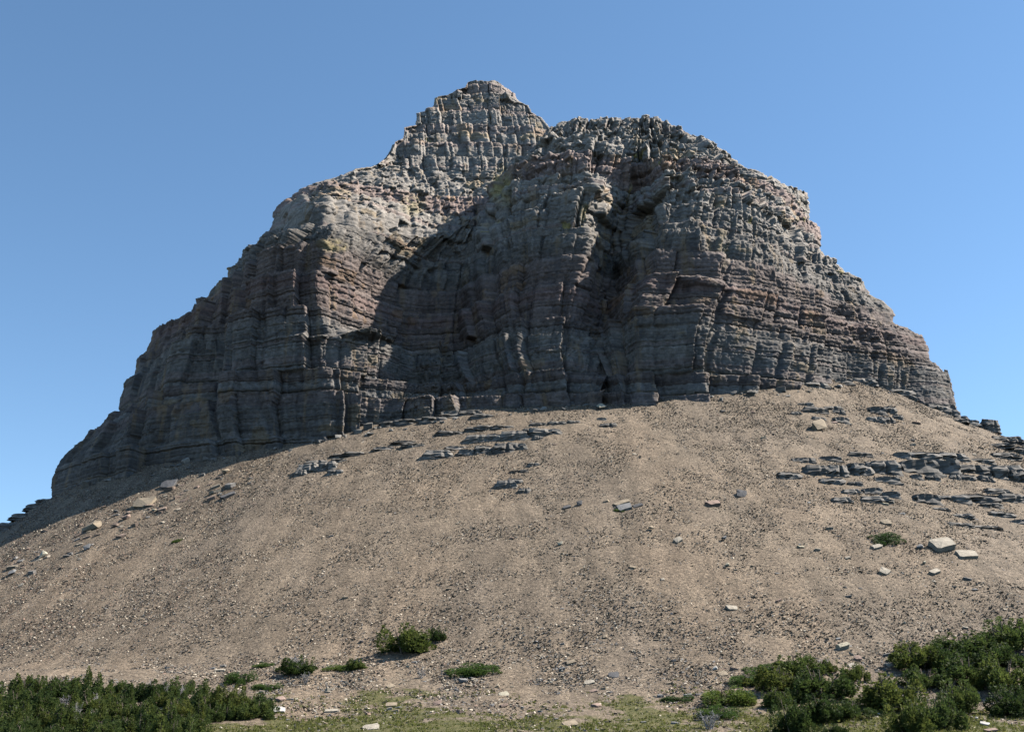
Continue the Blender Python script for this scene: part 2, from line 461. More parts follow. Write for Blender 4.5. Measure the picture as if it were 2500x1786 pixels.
def layer_edges(z0, z1, lo, hi, seed):
    """Bed boundaries; lo/hi give the thickness range as functions of height; thin beds are commoner than thick."""
    r = np.random.default_rng(seed); e = [z0]
    while e[-1] < z1:
        e.append(e[-1] + lo(e[-1]) + (hi(e[-1]) - lo(e[-1])) * r.random() ** 1.6)
    return np.array(e)

def bed(z, edges):
    li = np.clip(np.searchsorted(edges, z) - 1, 0, len(edges) - 2)
    T = edges[li + 1] - edges[li]
    return li, T, np.clip((z - edges[li]) / T, 0, 1)

def joints(s, li, wlo, whi, seed):
    """Vertical joints: which block along s, where in it, how wide; li says in which course the joints are shared."""
    w = wlo + (whi - wlo) * hsh(li, 11, seed)
    c = s / w + 7.0 * hsh(li, 12, seed)
    ci = np.floor(c).astype(np.int64)
    jit = lambda k: k + 0.8 * (hsh(k, li, seed + 1) - 0.5)
    ci = ci - (c < jit(ci)); ci = ci + (c >= jit(ci + 1))
    bl = jit(ci); br = jit(ci + 1)
    return ci, np.clip((c - bl) / (br - bl), 0, 1), (br - bl) * w

def smooth01(x):
    x = np.clip(x, 0, 1); return x * x * (3 - 2 * x)

def build_massif(parts, cols, relative, du, nrow, seed, parent, back=(30.0, 75.0), blur=2.2, k1=0.84, k2=0.12, flute=0.35, relief=1.0, plan_x=False, plateau=((5, 1.0), (25, 4.0), (80, 6.0))):
    W = columns_world(cols, relative)
    # one hidden column behind each skyline
    bl = W[0] + np.array((back[0], back[1], 0)); br = W[-1] + np.array((-back[0], back[1], 0))
    W = [bl] + W + [br]
    t = np.linspace(0, 1, nrow)
    RS = np.stack([resample(w, t) for w in W], 1)                 # rows x columns x 3
    # arc position of every control column, then an even spread of samples between
    us, n = [], len(W)
    for i in range(n - 1):
        if i in (0, n - 2): k = 14
        else:
            L = np.median(np.linalg.norm((RS[:, i + 1] - RS[:, i])[:, :2], axis=1)); k = max(4, int(L / du))
        us.append(i + np.arange(k) / k)
    us = np.concatenate(us + [np.array([n - 1.0])])
    i0 = np.clip(us.astype(int), 0, n - 2); f = (us - i0)[None, :, None]
    P = RS[:, i0] * (1 - f) + RS[:, i0 + 1] * f
    # round the corners of the plan a little
    kw = max(1, int(blur / du)); ker = np.hanning(2 * kw + 3)[1:-1]; ker /= ker.sum()
    Q = P.copy()
    a, b_ = 16, P.shape[1] - 17
    for k in range(2):
        pad = np.pad(P[:, :, k], ((0, 0), (kw, kw)), mode='edge')
        Q[:, :, k] = np.apply_along_axis(lambda r: np.convolve(r, ker, 'valid'), 1, pad)
    fade = np.clip((np.arange(P.shape[1]) - a) / 8, 0, 1) * np.clip((b_ - np.arange(P.shape[1])) / 8, 0, 1)
    P = P + (Q - P) * fade[None, :, None]
    du_v = np.gradient(P, axis=1); dv_v = np.gradient(P, axis=0)
    # smooth normals of the plain form
    N = np.cross(du_v, dv_v)
    for ax, kk in ((0, 9), (1, 9)):
        N = sum(np.roll(N, j, ax) for j in range(-kk // 2, kk // 2 + 1))
    nh = np.hypot(N[..., 0], N[..., 1]) + 1e-6
    cot = np.clip(N[..., 2] / nh, 0, 1.3)
    H = np.stack((N[..., 0] / nh, N[..., 1] / nh), -1)
    step = np.median(np.linalg.norm(np.diff(P[:, :, :2], axis=1), axis=2), axis=0)
    s = np.concatenate(([0], step.cumsum()))[None, :] + np.zeros((nrow, 1))
    if plan_x:                                                      # measure along the face in plan: joints do not fan in to the summit
        s = 1.1 * P[..., 0] + 0.25 * (P[..., 1] - 380) + 300.0
    z = P[..., 2]
    x, y = P[..., 0], P[..., 1]
    up = smooth01((z - 138) / 40)                                   # 0 thin bedded foot, 1 blocky top
    zw = z + 1.2 * vnoise2(s / 60, z * 0, seed + 1) + 0.25 * vnoise2(s / 13, z / 15, seed + 2) + 0.12 * vnoise2(s / 3, z / 4, seed + 3)
    sw = s + 1.4 * vnoise2(s / 26, z / 22, seed + 4) + 0.5 * vnoise2(s / 7, z / 6, seed + 5) + 0.2 * vnoise2(s / 2, z / 1.5, seed + 6)
    E1 = layer_edges(20, 330, lambda q: 5.0 if q < 150 else 3.6, lambda q: 15.0 if q < 150 else 10.0, 101)
    E2 = layer_edges(20, 330, lambda q: 0.7 if q < 140 else 1.2, lambda q: 4.2 if q < 140 else 7.0, 102)
    E3 = layer_edges(20, 330, lambda q: 0.35, lambda q: 1.5, 103)
    D = np.zeros_like(z)
    ter = 1 - 0.10 * up
    # --- big beds, broken into buttresses
    li, T, fr = bed(zw, E1)
    ci, loc, wid = joints(sw, li // 2, 8, 22, seed + 10)
    D += k1 * ter * (fr - 0.5) * T * cot
    h1 = hsh(ci, li // 2, seed + 11); h2 = hsh(ci, li // 2, seed + 12)
    D += (h1 - 0.5) * 5.0 * (0.55 + 0.45 * up) + (0.20 + (h2 - 0.5) * 0.3) * (loc - 0.5) * np.minimum(wid, 14)
    D += (hsh(ci, li, seed + 17) - 0.5) * 1.6
    e = np.minimum(loc, 1 - loc) * wid
    D -= (0.5 + 2.2 * hsh(ci, li, seed + 13)) * (0.45 + 0.55 * up) * np.exp(-(e / 0.45) ** 2) * (hsh(ci, li, seed + 14) > 0.4)
    # --- columns and clefts that run through several beds
    rib = 1 - np.abs(vnoise2(sw / 6.5, z / 70, seed + 15)); D += flute * 1.2 * (rib - 0.6) * (0.3 + 0.7 * up)
    rib = np.abs(vnoise2(sw / 13, z / 60, seed + 16)); D -= 1.3 * (1 - smooth01(rib / 0.12)) * (0.3 + 0.7 * hsh(np.floor(z / 30).astype(int), 3, seed))
    # --- middle beds
    li2, T2, fr2 = bed(zw, E2)
    D += k2 * ter * (fr2 - 0.5) * T2 * cot
    D -= (1.0 * hsh(li2, 6, seed) ** 4 + 0.06) * (1 - smooth01(fr2 * T2 / 0.5))                    # soft bed undercut
    # --- pillars standing in every big bed, with worn heads
    ci2, loc2, wid2 = joints(sw, li, 1.8, 5.0, seed + 20)
    amp = (0.16 + 1.05 * up) * (0.5 + 0.9 * hsh(li, 5, seed))
    hp = hsh(ci2, li, seed + 25)
    D += (hp - 0.5) * 2.5 * amp + ((hsh(ci2, li, seed + 22) - 0.45) * 0.75) * (loc2 - 0.5) * wid2 * (0.3 + 0.7 * up)
    D -= (0.15 + 0.95 * hsh(ci2, li, seed + 23) ** 2) * (0.25 + 0.85 * up) * np.exp(-(np.minimum(loc2, 1 - loc2) * wid2 / 0.26) ** 2)
    head = 0.62 + 0.3 * hsh(ci2, li, seed + 26)
    D -= (0.2 + 0.8 * hsh(ci2, li, seed + 27)) * (0.2 + 0.8 * up) * smooth01((fr - head) / (1 - head)) ** 2
    D -= 0.9 * (0.15 + 0.85 * up) * (1 - smooth01(fr * T / 0.9)) * hsh(ci2, li, seed + 28)            # hollow at the foot of a bed
    # --- broken blocks, large and small
    r_, of, gap = fracture(x / 3.0, y / 3.0, (zw + 0.3 * vnoise2(s / 9, z / 9, seed + 50)) / 2.9, 0.85, 0.5, seed + 51)
    h3 = r_(1)
    apr = 1 + 1.3 * smooth01((cot - 0.45) / 0.5)                                                    # aprons are broken up most
    D += apr * (h3 - 0.5) * (0.35 + 0.75 * up) + apr * 2.6 * ((r_(2) - 0.5) * 0.55 * of[0] + (r_(3) - 0.5) * 0.25 * of[2]) * (0.2 + 0.8 * up)
    D -= apr * (0.1 + 0.6 * r_(4) ** 2) * (0.3 + 0.4 * up) * np.exp(-(gap / 0.09) ** 2)
    r2_, of2, gap2 = fracture(x / 1.2, y / 1.2, zw / 1.05, 0.9, 0.6, seed + 61)
    h4 = r2_(1)
    D += apr * (h4 - 0.5) * (0.13 + 0.22 * up) + apr * 1.2 * ((r2_(2) - 0.5) * 0.45 * of2[0] + (r2_(3) - 0.5) * 0.2 * of2[2])
    D -= 0.16 * r2_(4) * np.exp(-(gap2 / 0.14) ** 2)
    # --- thin beds
    li3, T3, fr3 = bed(zw, E3)
    D += (hsh(li3, 7, seed) - 0.5) * (0.32 - 0.16 * up)
    D += 0.08 * vnoise3(x / 0.6, y / 0.6, z / 0.6, seed + 41)
    D += 0.8 * vnoise3(x / 11, y / 11, z / 24, seed + 42)
    D *= (0.5 + 0.5 * smooth01((us - 1.0) / 1.1) * smooth01((n - 2.0 - us) / 1.1))[None, :]           # calmer towards the skyline
    D *= relief * (1 - 0.5 * smooth01((t - 0.93) / 0.07))[:, None]
    tr = smooth01((t - 0.0) / 0.01)[:, None]
    Pn = P.copy()
    Pn[..., 0] += H[..., 0] * D; Pn[..., 1] += H[..., 1] * D
    Pn[..., 2] += 0.2 * (h4 - 0.5)
    # crown the top: the last row runs back to a plateau
    top = Pn[-1]; rows = [Pn]
    for dy, dz in plateau:
        rows.append((top + np.array((0, dy, dz)))[None])
    V = np.concatenate(rows, 0)
    nr, nc = V.shape[:2]
    i = (np.arange(nr - 1)[:, None] * nc + np.arange(nc - 1)[None]).ravel()
    F = np.stack((i, i + 1, i + nc + 1, i + nc), 1)
    close = np.arange(nr - 1) * nc
    F = np.concatenate((F, np.stack((close + nc - 1, close, close + nc, close + 2 * nc - 1), 1)))
    # --- rock colour, bed by bed and block by block
    g0 = np.array((0.105, 0.093, 0.084)); g1 = np.array((0.285, 0.256, 0.226))
    hb = hsh(li2, 1, 77)[..., None]; hblk = h3[..., None]
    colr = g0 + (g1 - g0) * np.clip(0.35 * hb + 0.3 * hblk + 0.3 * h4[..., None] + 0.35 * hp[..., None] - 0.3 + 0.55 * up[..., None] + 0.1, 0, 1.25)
    def band(lo, hi, soft): return smooth01((zw - lo) / soft) * smooth01((hi - zw) / soft)
    purple = np.clip(band(116, 150, 8) * 0.65 + band(182, 195, 3) * 0.8 + 0.45 * (hsh(li2, 2, 78) > 0.8), 0, 1)[..., None]
    colr = colr * (1 - purple) + purple * (colr * np.array((1.0, 0.78, 0.77)))
    tan = (vnoise2(s / 9, z / 6, 88) > 0.6)[..., None] * (h3 > 0.4)[..., None]
    colr = np.where(tan, colr * np.array((1.18, 1.04, 0.83)), colr)
    lich = ((r_(8) > 0.993) & (up > 0.4) & (vnoise2(s / 2, z / 2, 81) > -0.1))[..., None]
    colr = np.where(lich, np.array((0.34, 0.28, 0.12)), colr)
    # yellow lichen and rust on a few known faces
    fw = y * CP + (z - EYE) * SP
    qx = 1250 + FOC * x / fw; qy = 893 - FOC * ((z - EYE) * CP - y * SP) / fw
    for cx, cy, rx, ry, cc in ((1228, 452, 26, 44, (0.36, 0.30, 0.13)), (1532, 488, 11, 34, (0.36, 0.29, 0.09)), (1430, 515, 16, 26, (0.32, 0.27, 0.14)), (815, 600, 34, 18, (0.36, 0.29, 0.14)), (1010, 500, 30, 26, (0.33, 0.28, 0.17)), (1770, 610, 16, 40, (0.33, 0.26, 0.15))):
        m_ = np.exp(-(((qx - cx) / rx) ** 2 + ((qy - cy) / ry) ** 2) ** 2) * smooth01(0.75 + 0.9 * vnoise3(x / 1.5, y / 1.5, z / 2.5, 95))
        colr = colr * (1 - 0.85 * m_[..., None]) + 0.85 * m_[..., None] * np.array(cc)
    foot = (1 - smooth01((z - 95) / 30))[..., None]
    colr = colr * (1 - 0.12 * foot * np.array((1.2, 1.0, 0.7)))
    ledge = np.clip(cot - 0.75, 0, 1)[..., None] * 0.5                # rubble lying on the gentler aprons
    colr = colr * (1 - ledge) + ledge * np.array((0.19, 0.165, 0.135))
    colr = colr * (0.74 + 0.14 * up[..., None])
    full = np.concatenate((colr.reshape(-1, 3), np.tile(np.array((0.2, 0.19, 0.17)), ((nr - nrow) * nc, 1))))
    # cut into its buttresses and walls; neighbours share their edge points
    VV = V.reshape(-1, 3); ucol = us[np.minimum(F[:, 0] % nc, nc - 1)]
    out = []
    for pname, lo_, hi_ in parts:
        m = (ucol >= lo_) & (ucol < hi_)
        f = F[m]; u_, inv = np.unique(f, return_inverse=True)
        o = mesh_obj(pname, VV[u_], inv.reshape(f.shape), M_CLIFF, parent)
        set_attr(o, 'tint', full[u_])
        out.append(o)
    return out

mountain = empty('mountain', (0, 330, 60))
mountain['kind'] = 'structure'
mountain['label'] = 'grey banded rock mountain with a stepped summit rising behind its broad cliff'
def keep(parts):
    for o in parts:
        o.parent = mountain
        o.matrix_parent_inverse = Matrix.Translation((0, -330, -60))
keep(build_massif([('cliff_wall', -1, 3.5), ('buttress', 3.5, 7.5), ('rock_alcove', 7.5, 10.2), ('cliff_wall', 10.2, 13.7), ('buttress', 13.7, 17.5), ('rock_shoulder', 17.5, 99)], COLS_A, True, 0.28, 520, 1000, None))
keep(build_massif([('summit_peak', -1, 99)], COLS_B, False, 0.34, 400, 2000, None, back=(25, 60), plateau=((3, 0.5), (10, 0.8), (30, -2.0)), blur=1.6, k1=0.6, k2=0.15, flute=0.2, relief=0.58, plan_x=True))

#@OBJECTS
# ------------------------------------------------------------------ loose rock: shapes
def hull_rock(name, seed, flat, npts=13):
    r = np.random.default_rng(seed)
    bm = bmesh.new()
    pts = r.normal(size=(npts, 3)); pts /= np.linalg.norm(pts, axis=1)[:, None]
    pts = np.sign(pts) * np.abs(pts) ** 0.7 * r.uniform(0.8, 1.0, (npts, 1))
    for p in pts: bm.verts.new((p[0] * 0.5, p[1] * 0.5 * r.uniform(0.75, 1.0), p[2] * 0.5 * flat))
    bmesh.ops.convex_hull(bm, input=bm.verts)
    bmesh.ops.dissolve_limit(bm, angle_limit=R(14), verts=bm.verts, edges=bm.edges)
    bmesh.ops.triangulate(bm, faces=bm.faces)
    me = bpy.data.meshes.new(name); bm.to_mesh(me); bm.free()
    me.materials.append(M_STONE)
    a = me.attributes.new('tint', 'FLOAT_COLOR', 'POINT')
    v = np.ones((len(me.vertices), 4), dtype=np.float32); v[:, :3] = r.uniform(0.85, 1.1, (len(me.vertices), 1))
    a.data.foreach_set('color', v.ravel())
    return me

def slab_rock(name, seed, layers=3, nseg=9):
    """A split slab: a polygon in plan, broken off in a few thin beds with ragged edges."""
    r = np.random.default_rng(seed)
    nseg = 12
    asp = r.uniform(0.6, 0.95)
    cor = np.array([(-.5, -.5), (.5, -.5), (.5, .5), (-.5, .5)]) * (1, asp) + r.uniform(-.13, .13, (4, 2))
    pl = np.concatenate([cor[k] + (cor[(k + 1) % 4] - cor[k]) * np.array([[0.10], [0.42], [0.88]]) for k in range(4)]) + r.normal(0, .025, (12, 2))
    ang = np.arctan2(pl[:, 1], pl[:, 0]); base = np.hypot(pl[:, 0], pl[:, 1]) * 2
    V, F = [], []
    zs = np.concatenate(([-0.5], np.sort(r.uniform(-0.4, 0.4, layers - 1)), [0.5]))
    tilt = r.uniform(-0.9, 0.9, 2)
    rows = 0
    for L in range(layers):
        rad = base * r.uniform(0.84, 1.04) + r.normal(0, 0.03, nseg)
        if L: rad = np.where(r.random(nseg) < 0.35, rad * 0.86, rad)
        for zz in (zs[L] + 0.01, zs[L + 1]):
            for k in range(nseg):
                x, y = math.cos(ang[k]) * rad[k] * 0.5, math.sin(ang[k]) * rad[k] * 0.5
                V.append((x, y, zz + tilt[0] * x * 0.4 + tilt[1] * y * 0.4 + r.normal(0, 0.05)))
            rows += 1
    for a in range(rows - 1):
        for k in range(nseg):
            k2 = (k + 1) % nseg
            F.append((a * nseg + k, a * nseg + k2, (a + 1) * nseg + k2, (a + 1) * nseg + k))
    bm = bmesh.new()
    vs = [bm.verts.new(v) for v in V]
    for f in F: bm.faces.new([vs[i] for i in f])
    c_ = bm.verts.new((0, 0, max(v[2] for v in V[-nseg:]) - 0.04))
    for k in range(nseg): bm.faces.new((vs[len(V) - nseg + k], vs[len(V) - nseg + (k + 1) % nseg], c_))
    bm.faces.new(vs[:nseg][::-1])
    bmesh.ops.triangulate(bm, faces=[f for f in bm.faces if len(f.verts) > 4])
    me = bpy.data.meshes.new(name); bm.to_mesh(me); bm.free()
    me.materials.append(M_STONE)
    a = me.attributes.new('tint', 'FLOAT_COLOR', 'POINT')
    t = np.ones((len(me.vertices), 4), dtype=np.float32)
    t[:len(V), :3] = np.repeat(r.uniform(0.85, 1.1, rows), nseg)[:, None]
    a.data.foreach_set('color', t.ravel())
    return me

def ledge_rock(name, seed, nseg=30, layers=10):
    """A worn block of bedrock: squarish in plan, upright face, sloping back top, a few open bedding joints."""
    r = np.random.default_rng(seed)
    ang = (np.arange(nseg) + 0.5) / nseg * 2 * math.pi
    e = r.uniform(5, 10)
    sq = 1 / (np.abs(np.cos(ang)) ** e + np.abs(np.sin(ang)) ** e) ** (1 / e)
    V = []
    groove = set(r.choice(np.arange(2, layers), 3, replace=False).tolist())
    for L in range(layers + 1):
        t = L / layers
        prof = 1.0 + 0.04 * math.sin(t * 5 + r.uniform(0, 3)) - 0.9 * max(0, t - 0.6) ** 1.5 + 0.1 * (1 - t)
        if L in groove: prof -= r.uniform(0.03, 0.06)
        jx = r.uniform(-0.02, 0.02)
        for a, d in zip(ang, sq):
            x, y = math.cos(a) * d * 0.5 * prof + jx, math.sin(a) * d * 0.5 * prof
            V.append((x, y, t - 0.5 + (0.16 * (y + 0.5) * t)))
    V = np.array(V)
    o3 = seed * 3.7
    n = lambda q, k: vnoise3(V[:, 0] * q + o3, V[:, 1] * q, V[:, 2] * q * 1.4 + k, seed)
    V[:, 0] *= 1 + 0.12 * n(2.6, 1) + 0.12 * n(8, 2); V[:, 1] *= 1 + 0.12 * n(2.6, 3) + 0.12 * n(8, 4)
    V[:, 2] += 0.07 * n(3, 5)
    # one or two vertical joints
    for _ in range(2):
        xj = r.uniform(-0.35, 0.35); m = np.abs(V[:, 0] - xj) < 0.035
        V[m, 1] *= 0.86
    rows = layers + 1
    bm = bmesh.new()
    vs = [bm.verts.new(v) for v in V]
    for a in range(rows - 1):
        for k in range(nseg):
            k2 = (k + 1) % nseg
            bm.faces.new((vs[a * nseg + k], vs[a * nseg + k2], vs[(a + 1) * nseg + k2], vs[(a + 1) * nseg + k]))
    c = bm.verts.new(tuple(V[-nseg:].mean(0) + np.array((0, 0, 0.03))))
    for k in range(nseg): bm.faces.new((vs[(rows - 1) * nseg + k], vs[(rows - 1) * nseg + (k + 1) % nseg], c))
    me = bpy.data.meshes.new(name); bm.to_mesh(me); bm.free()
    me.materials.append(M_STONE)
    a = me.attributes.new('tint', 'FLOAT_COLOR', 'POINT')
    t = np.ones((len(me.vertices), 4), dtype=np.float32); t[:len(V), :3] = (0.95 + 0.25 * n(3, 9))[:, None]
    a.data.foreach_set('color', t.ravel())
    return me

SLABS = [slab_rock('slab_rock', 300 + i, 1 + i % 3, 5 + i % 3) for i in range(7)]
HULLS = [hull_rock('angular_rock', 400 + i, (0.55, 0.8, 0.45, 0.65, 0.9, 0.5)[i]) for i in range(6)]
LEDGES = [ledge_rock('ledge_rock', 500 + i) for i in range(7)]

PALE, CREAM, TAN, PINK, GREY, DARK, BLUE = ((0.320, 0.280, 0.224), (0.360, 0.320, 0.240), (0.264, 0.212, 0.152), (0.240, 0.172, 0.140),
                                            (0.184, 0.180, 0.176), (0.104, 0.100, 0.100), (0.160, 0.146, 0.130))
WHITE = (0.400, 0.384, 0.352)

def m_per_px(p):
    return (p[1] * CP + (p[2] - EYE) * SP) / FOC

def slope_euler(p, spin, tx=0.0, ty=0.0, follow=1.0):
    """Lie with the slope (follow=1) or level (follow=0), turned by spin."""
    e = 1.5
    gx_ = float(ground_h(p[0] + e, p[1]) - ground_h(p[0] - e, p[1])) / (2 * e) * follow
    gy_ = float(ground_h(p[0], p[1] + e) - ground_h(p[0], p[1] - e)) / (2 * e) * follow
    n = Vector((-gx_ + tx, -gy_ + ty, 1)).normalized()
    q = Vector((0, 0, 1)).rotation_difference(n)
    return (q.to_matrix() @ Matrix.Rotation(spin, 3, 'Z')).to_euler()

def rock_obj(name, me, p, size, rot, colr, sink=0.3):
    o = bpy.data.objects.new(name, me)
    COL.objects.link(o)
    o.location = (p[0], p[1], p[2] + size[2] * (0.5 - sink))
    o.rotation_euler = rot; o.scale = size
    o.color = (*colr, 1)
    return o

# ------------------------------------------------------------------ boulders one can point at
BOULDERS = [  # px, py, width px, height px, colour, shape, spin, follow slope, label
    (2300, 1338, 66, 30, PALE, 'S', 0.35, 0.45, 'big pale flat-topped block right of the round green juniper mat'),
    (2000, 1048, 58, 28, TAN, 'H', 0.6, 0.6, 'tan orange tilted boulder below the dark ledges under the right cliff'),
    (1468, 998, 30, 20, CREAM, 'H', 0.5, 0.9, 'cream diamond-shaped boulder at the very foot of the dark central cliff'),
    (222, 1294, 52, 27, TAN, 'H', 0.2, 0.5, 'rounded tan boulder alone on the left scree below the shadow edge'),
    (98, 1362, 36, 20, CREAM, 'H', 0.8, 0.6, 'pale boulder low on the left edge of the scree'),
    (350, 1232, 50, 20, TAN, 'S', -0.3, 0.7, 'long tan slab with a dark hollow under it, in the left rubble'),
    (306, 1268, 26, 18, PINK, 'H', 0.1, 0.5, 'pinkish boulder below the long tan slab in the left rubble'),
    (2360, 1358, 56, 17, PALE, 'S', 0.1, 0.8, 'broad thin pale slab just downhill right of the flat-topped block'),
    (2058, 1584, 29, 24, CREAM, 'S', 0.4, 1.0, 'round cream slab standing above the right-hand firs'),
    (2094, 1609, 17, 11, PINK, 'S', 0.1, 0.2, 'small pink block at the lower end of the leaning stone plank'),
    (679, 1737, 37, 13, WHITE, 'S', 0.1, 0.2, 'white oval boulder on the grass beside the left fir thicket'),
    (682, 1711, 34, 15, PINK, 'H', 0.3, 0.3, 'pink boulder uphill of the white oval boulder'),
    (952, 1678, 19, 12, TAN, 'S', 0.7, 0.3, 'tan wedge of rock below the big isolated fir mound'),
    (1068, 1721, 27, 13, PINK, 'H', 0.2, 0.3, 'brownish pink boulder with a dark hollow on its left, below the flat mat'),
    (954, 1723, 31, 11, TAN, 'S', 0.1, 0.5, 'flat tan slab in the stony turf at the foot of the scree'),
    (810, 1736, 33, 8, PALE, 'S', 0.0, 0.3, 'long pale grey slab lying on the grass right of the white boulder'),
    (905, 1779, 40, 12, PALE, 'S', 0.05, 0.3, 'pale pinkish slab at the bottom edge of the meadow'),
    (1454, 1726, 36, 14, PINK, 'H', 0.1, 0.6, 'large flat pink stone in the middle of the lower rubble'),
    (1330, 1729, 20, 14, TAN, 'H', 0.5, 0.4, 'squat tan boulder with a dark left side in the lower rubble'),
    (1390, 1770, 36, 14, TAN, 'S', 0.3, 0.4, 'tan slab with a thin dark slab across its top edge'),
    (1477, 1556, 18, 9, TAN, 'H', 0.1, 0.6, 'lone rounded tan stone on the lower middle scree'),
    (1393, 1619, 24, 10, TAN, 'S', 0.2, 0.5, 'tan slab on the lower scree above the round disc stone'),
    (1372, 1634, 14, 11, GREY, 'S', 0.2, 1.1, 'round grey disc stone tipped up on the lower scree'),
    (1498, 1650, 26, 8, DARK, 'S', -0.15, 0.2, 'thin dark slab casting a black shadow on the lower scree'),
    (1440, 1667, 26, 7, PALE, 'S', 0.05, 0.5, 'thin pale slab below the dark slab on the lower scree'),
    (1787, 1486, 24, 9, PALE, 'S', 0.1, 0.5, 'small pale double stone on the right middle scree'),
    (1618, 1418, 15, 9, PALE, 'H', 0.2, 0.5, 'pale oval stone alone on the central scree'),
    (1776, 1383, 14, 11, CREAM, 'H', 0.4, 0.8, 'cream stone high on the right middle scree'),
    (1655, 1322, 24, 13, PALE, 'S', 0.6, 0.6, 'pale slanted slab on the upper middle scree'),
    (1589, 1292, 21, 13, TAN, 'H', 0.3, 0.7, 'brown oval boulder with a dark underside on the upper middle scree'),
    (1768, 1318, 19, 14, GREY, 'H', 0.5, 0.6, 'grey angular boulder right of the pale slanted slab'),
    (1368, 1331, 19, 11, CREAM, 'H', 0.1, 0.5, 'rounded cream stone left of the brown oval boulder'),
    (1741, 1233, 31, 16, PINK, 'S', 0.4, 0.7, 'pink slab with a dark lower edge on the upper scree'),
    (1809, 1210, 26, 15, DARK, 'S', 1.2, 1.3, 'dark broken slab standing on edge on the upper right scree'),
    (1518, 1230, 34, 11, TAN, 'S', 0.25, 0.4, 'upper tan slab of the pair above the small green tuft'),
    (1524, 1241, 40, 11, GREY, 'S', 0.2, 0.3, 'lower grey slab of the pair above the small green tuft'),
    (1557, 1235, 24, 7, DARK, 'S', 0.2, 0.3, 'thin dark slab right of the pair above the green tuft'),
    (1415, 1236, 20, 17, DARK, 'H', 0.3, 0.3, 'dark grey block left of the stacked pair of slabs'),
    (1385, 1240, 20, 9, DARK, 'S', 0.1, 0.5, 'low dark stone beside the dark grey block'),
    (1480, 1227, 19, 11, TAN, 'H', 0.3, 0.5, 'tan stone between the dark grey block and the stacked slabs'),
    (2158, 1399, 24, 16, PALE, 'S', 0.9, 1.1, 'pale plank-like slab tipped downhill below the juniper mat'),
    (2282, 1399, 26, 14, PALE, 'S', 0.5, 0.8, 'pale jagged slab below the flat-topped block'),
    (2257, 1378, 14, 13, CREAM, 'H', 0.5, 0.8, 'small cream wedge between the juniper mat and the jagged slab'),
    (2140, 1337, 26, 13, PALE, 'S', 0.4, 0.9, 'pale slab at the lower left edge of the juniper mat'),
    (2163, 1277, 24, 10, TAN, 'S', 0.1, 0.8, 'tan slab uphill of the juniper mat'),
    (2247, 1338, 22, 13, GREY, 'H', 0.3, 0.7, 'grey stone between the juniper mat and the flat-topped block'),
    (2418, 1050, 40, 27, BLUE, 'L', 0.2, 0.0, 'dark layered knob standing out on the right skyline'),
    (550, 1155, 24, 16, TAN, 'H', 0.3, 0.6, 'tan boulder in the band of rubble at the upper left'),
    (556, 1212, 30, 12, DARK, 'S', 0.5, 0.7, 'dark broken stone on the clean scree below the left rubble band'),
    (212, 1342, 24, 16, GREY, 'H', 0.4, 0.6, 'grey boulder with a pale top below the rounded tan boulder'),
    (28, 1402, 30, 16, GREY, 'H', 0.4, 0.6, 'grey wedge of rock against the left edge of the picture'),
    (410, 1187, 40, 14, DARK, 'S', -0.3, 0.5, 'dark slanted slab just under the shadow edge at left'),
    (1320, 1610, 14, 8, BLUE, 'H', 0.2, 0.4, 'small blue grey stone above the flat green mat'),
    (2384, 1754, 12, 8, WHITE, 'H', 0.3, 0.3, 'small white stone below the right-hand firs'),
    (2404, 1768, 22, 9, WHITE, 'S', -0.5, 0.3, 'narrow white slab in the grass at the lower right'),
    (2420, 1786, 28, 13, PINK, 'S', 0.2, 0.3, 'pink block at the bottom right corner of the meadow'),
    (2263, 1712, 14, 15, WHITE, 'H', 0.4, 0.4, 'white stone between the dark firs at lower right'),
    (1746, 1634, 16, 11, WHITE, 'H', 0.4, 0.5, 'white stone at the top left corner of the right fir patch'),
    (1765, 1648, 22, 9, TAN, 'S', 0.2, 0.5, 'tan slab beside the white stone above the right fir patch'),
    (2084, 1626, 24, 8, PALE, 'S', 0.1, 0.4, 'pale slab at the head of the stony gap between the fir patches'),
    (2173, 1624, 22, 8, PALE, 'S', 0.3, 0.4, 'pale slab on the right side of the stony gap between firs'),
    (2205, 1666, 24, 8, PALE, 'S', 0.1, 0.4, 'pale slab at the lower end of the stony gap between firs'),
    (536, 1638, 21, 9, PALE, 'S', 0.1, 0.6, 'pale slab at the left end of the slanting juniper'),
    (545, 1628, 16, 9, BLUE, 'H', 0.3, 0.4, 'blue grey stone uphill of the pale slab by the slanting juniper'),
    (1211, 1678, 20, 12, TAN, 'H', 0.3, 0.5, 'peach coloured stone below the flat green mat'),
    (1230, 1697, 24, 9, CREAM, 'S', 0.2, 0.5, 'cream split stone below the peach coloured stone'),
]
r0 = np.random.default_rng(90)
for k, (px, py, w, h, c, shp, spin, fol, lab) in enumerate(BOULDERS):
    p = hit_pt(px, py); q = m_per_px(p)
    me = {'S': SLABS, 'H': HULLS, 'L': LEDGES}[shp]; me = me[k % len(me)]
    W, Hh = w * q * 1.05, h * q * (1.15 if shp != 'S' else 0.95)
    o = rock_obj('boulder' if shp != 'S' else 'rock_slab', me, p, (W, W * (r0.uniform(0.8, 1.05) if shp == 'S' else r0.uniform(0.65, 0.85)), Hh * (0.62 if shp == 'S' else 1)), slope_euler(p, spin, r0.uniform(-.1, .1), r0.uniform(-.28, -.05) if p[1] > 165 else r0.uniform(-.3, -.15), max(fol, 1.0 if shp == 'S' else 0.8) if shp != 'L' else fol), tuple(v * 1.12 for v in c), 0.16)
    tag(o, lab, 'boulder' if shp != 'S' else 'stone slab')
p = hit_pt(2080, 1600); q = m_per_px(p)
o = rock_obj('stone_plank', SLABS[2], p, (24 * q, 6 * q, 4 * q), (0.1, 0.55, 0.35), PALE, 0.05)
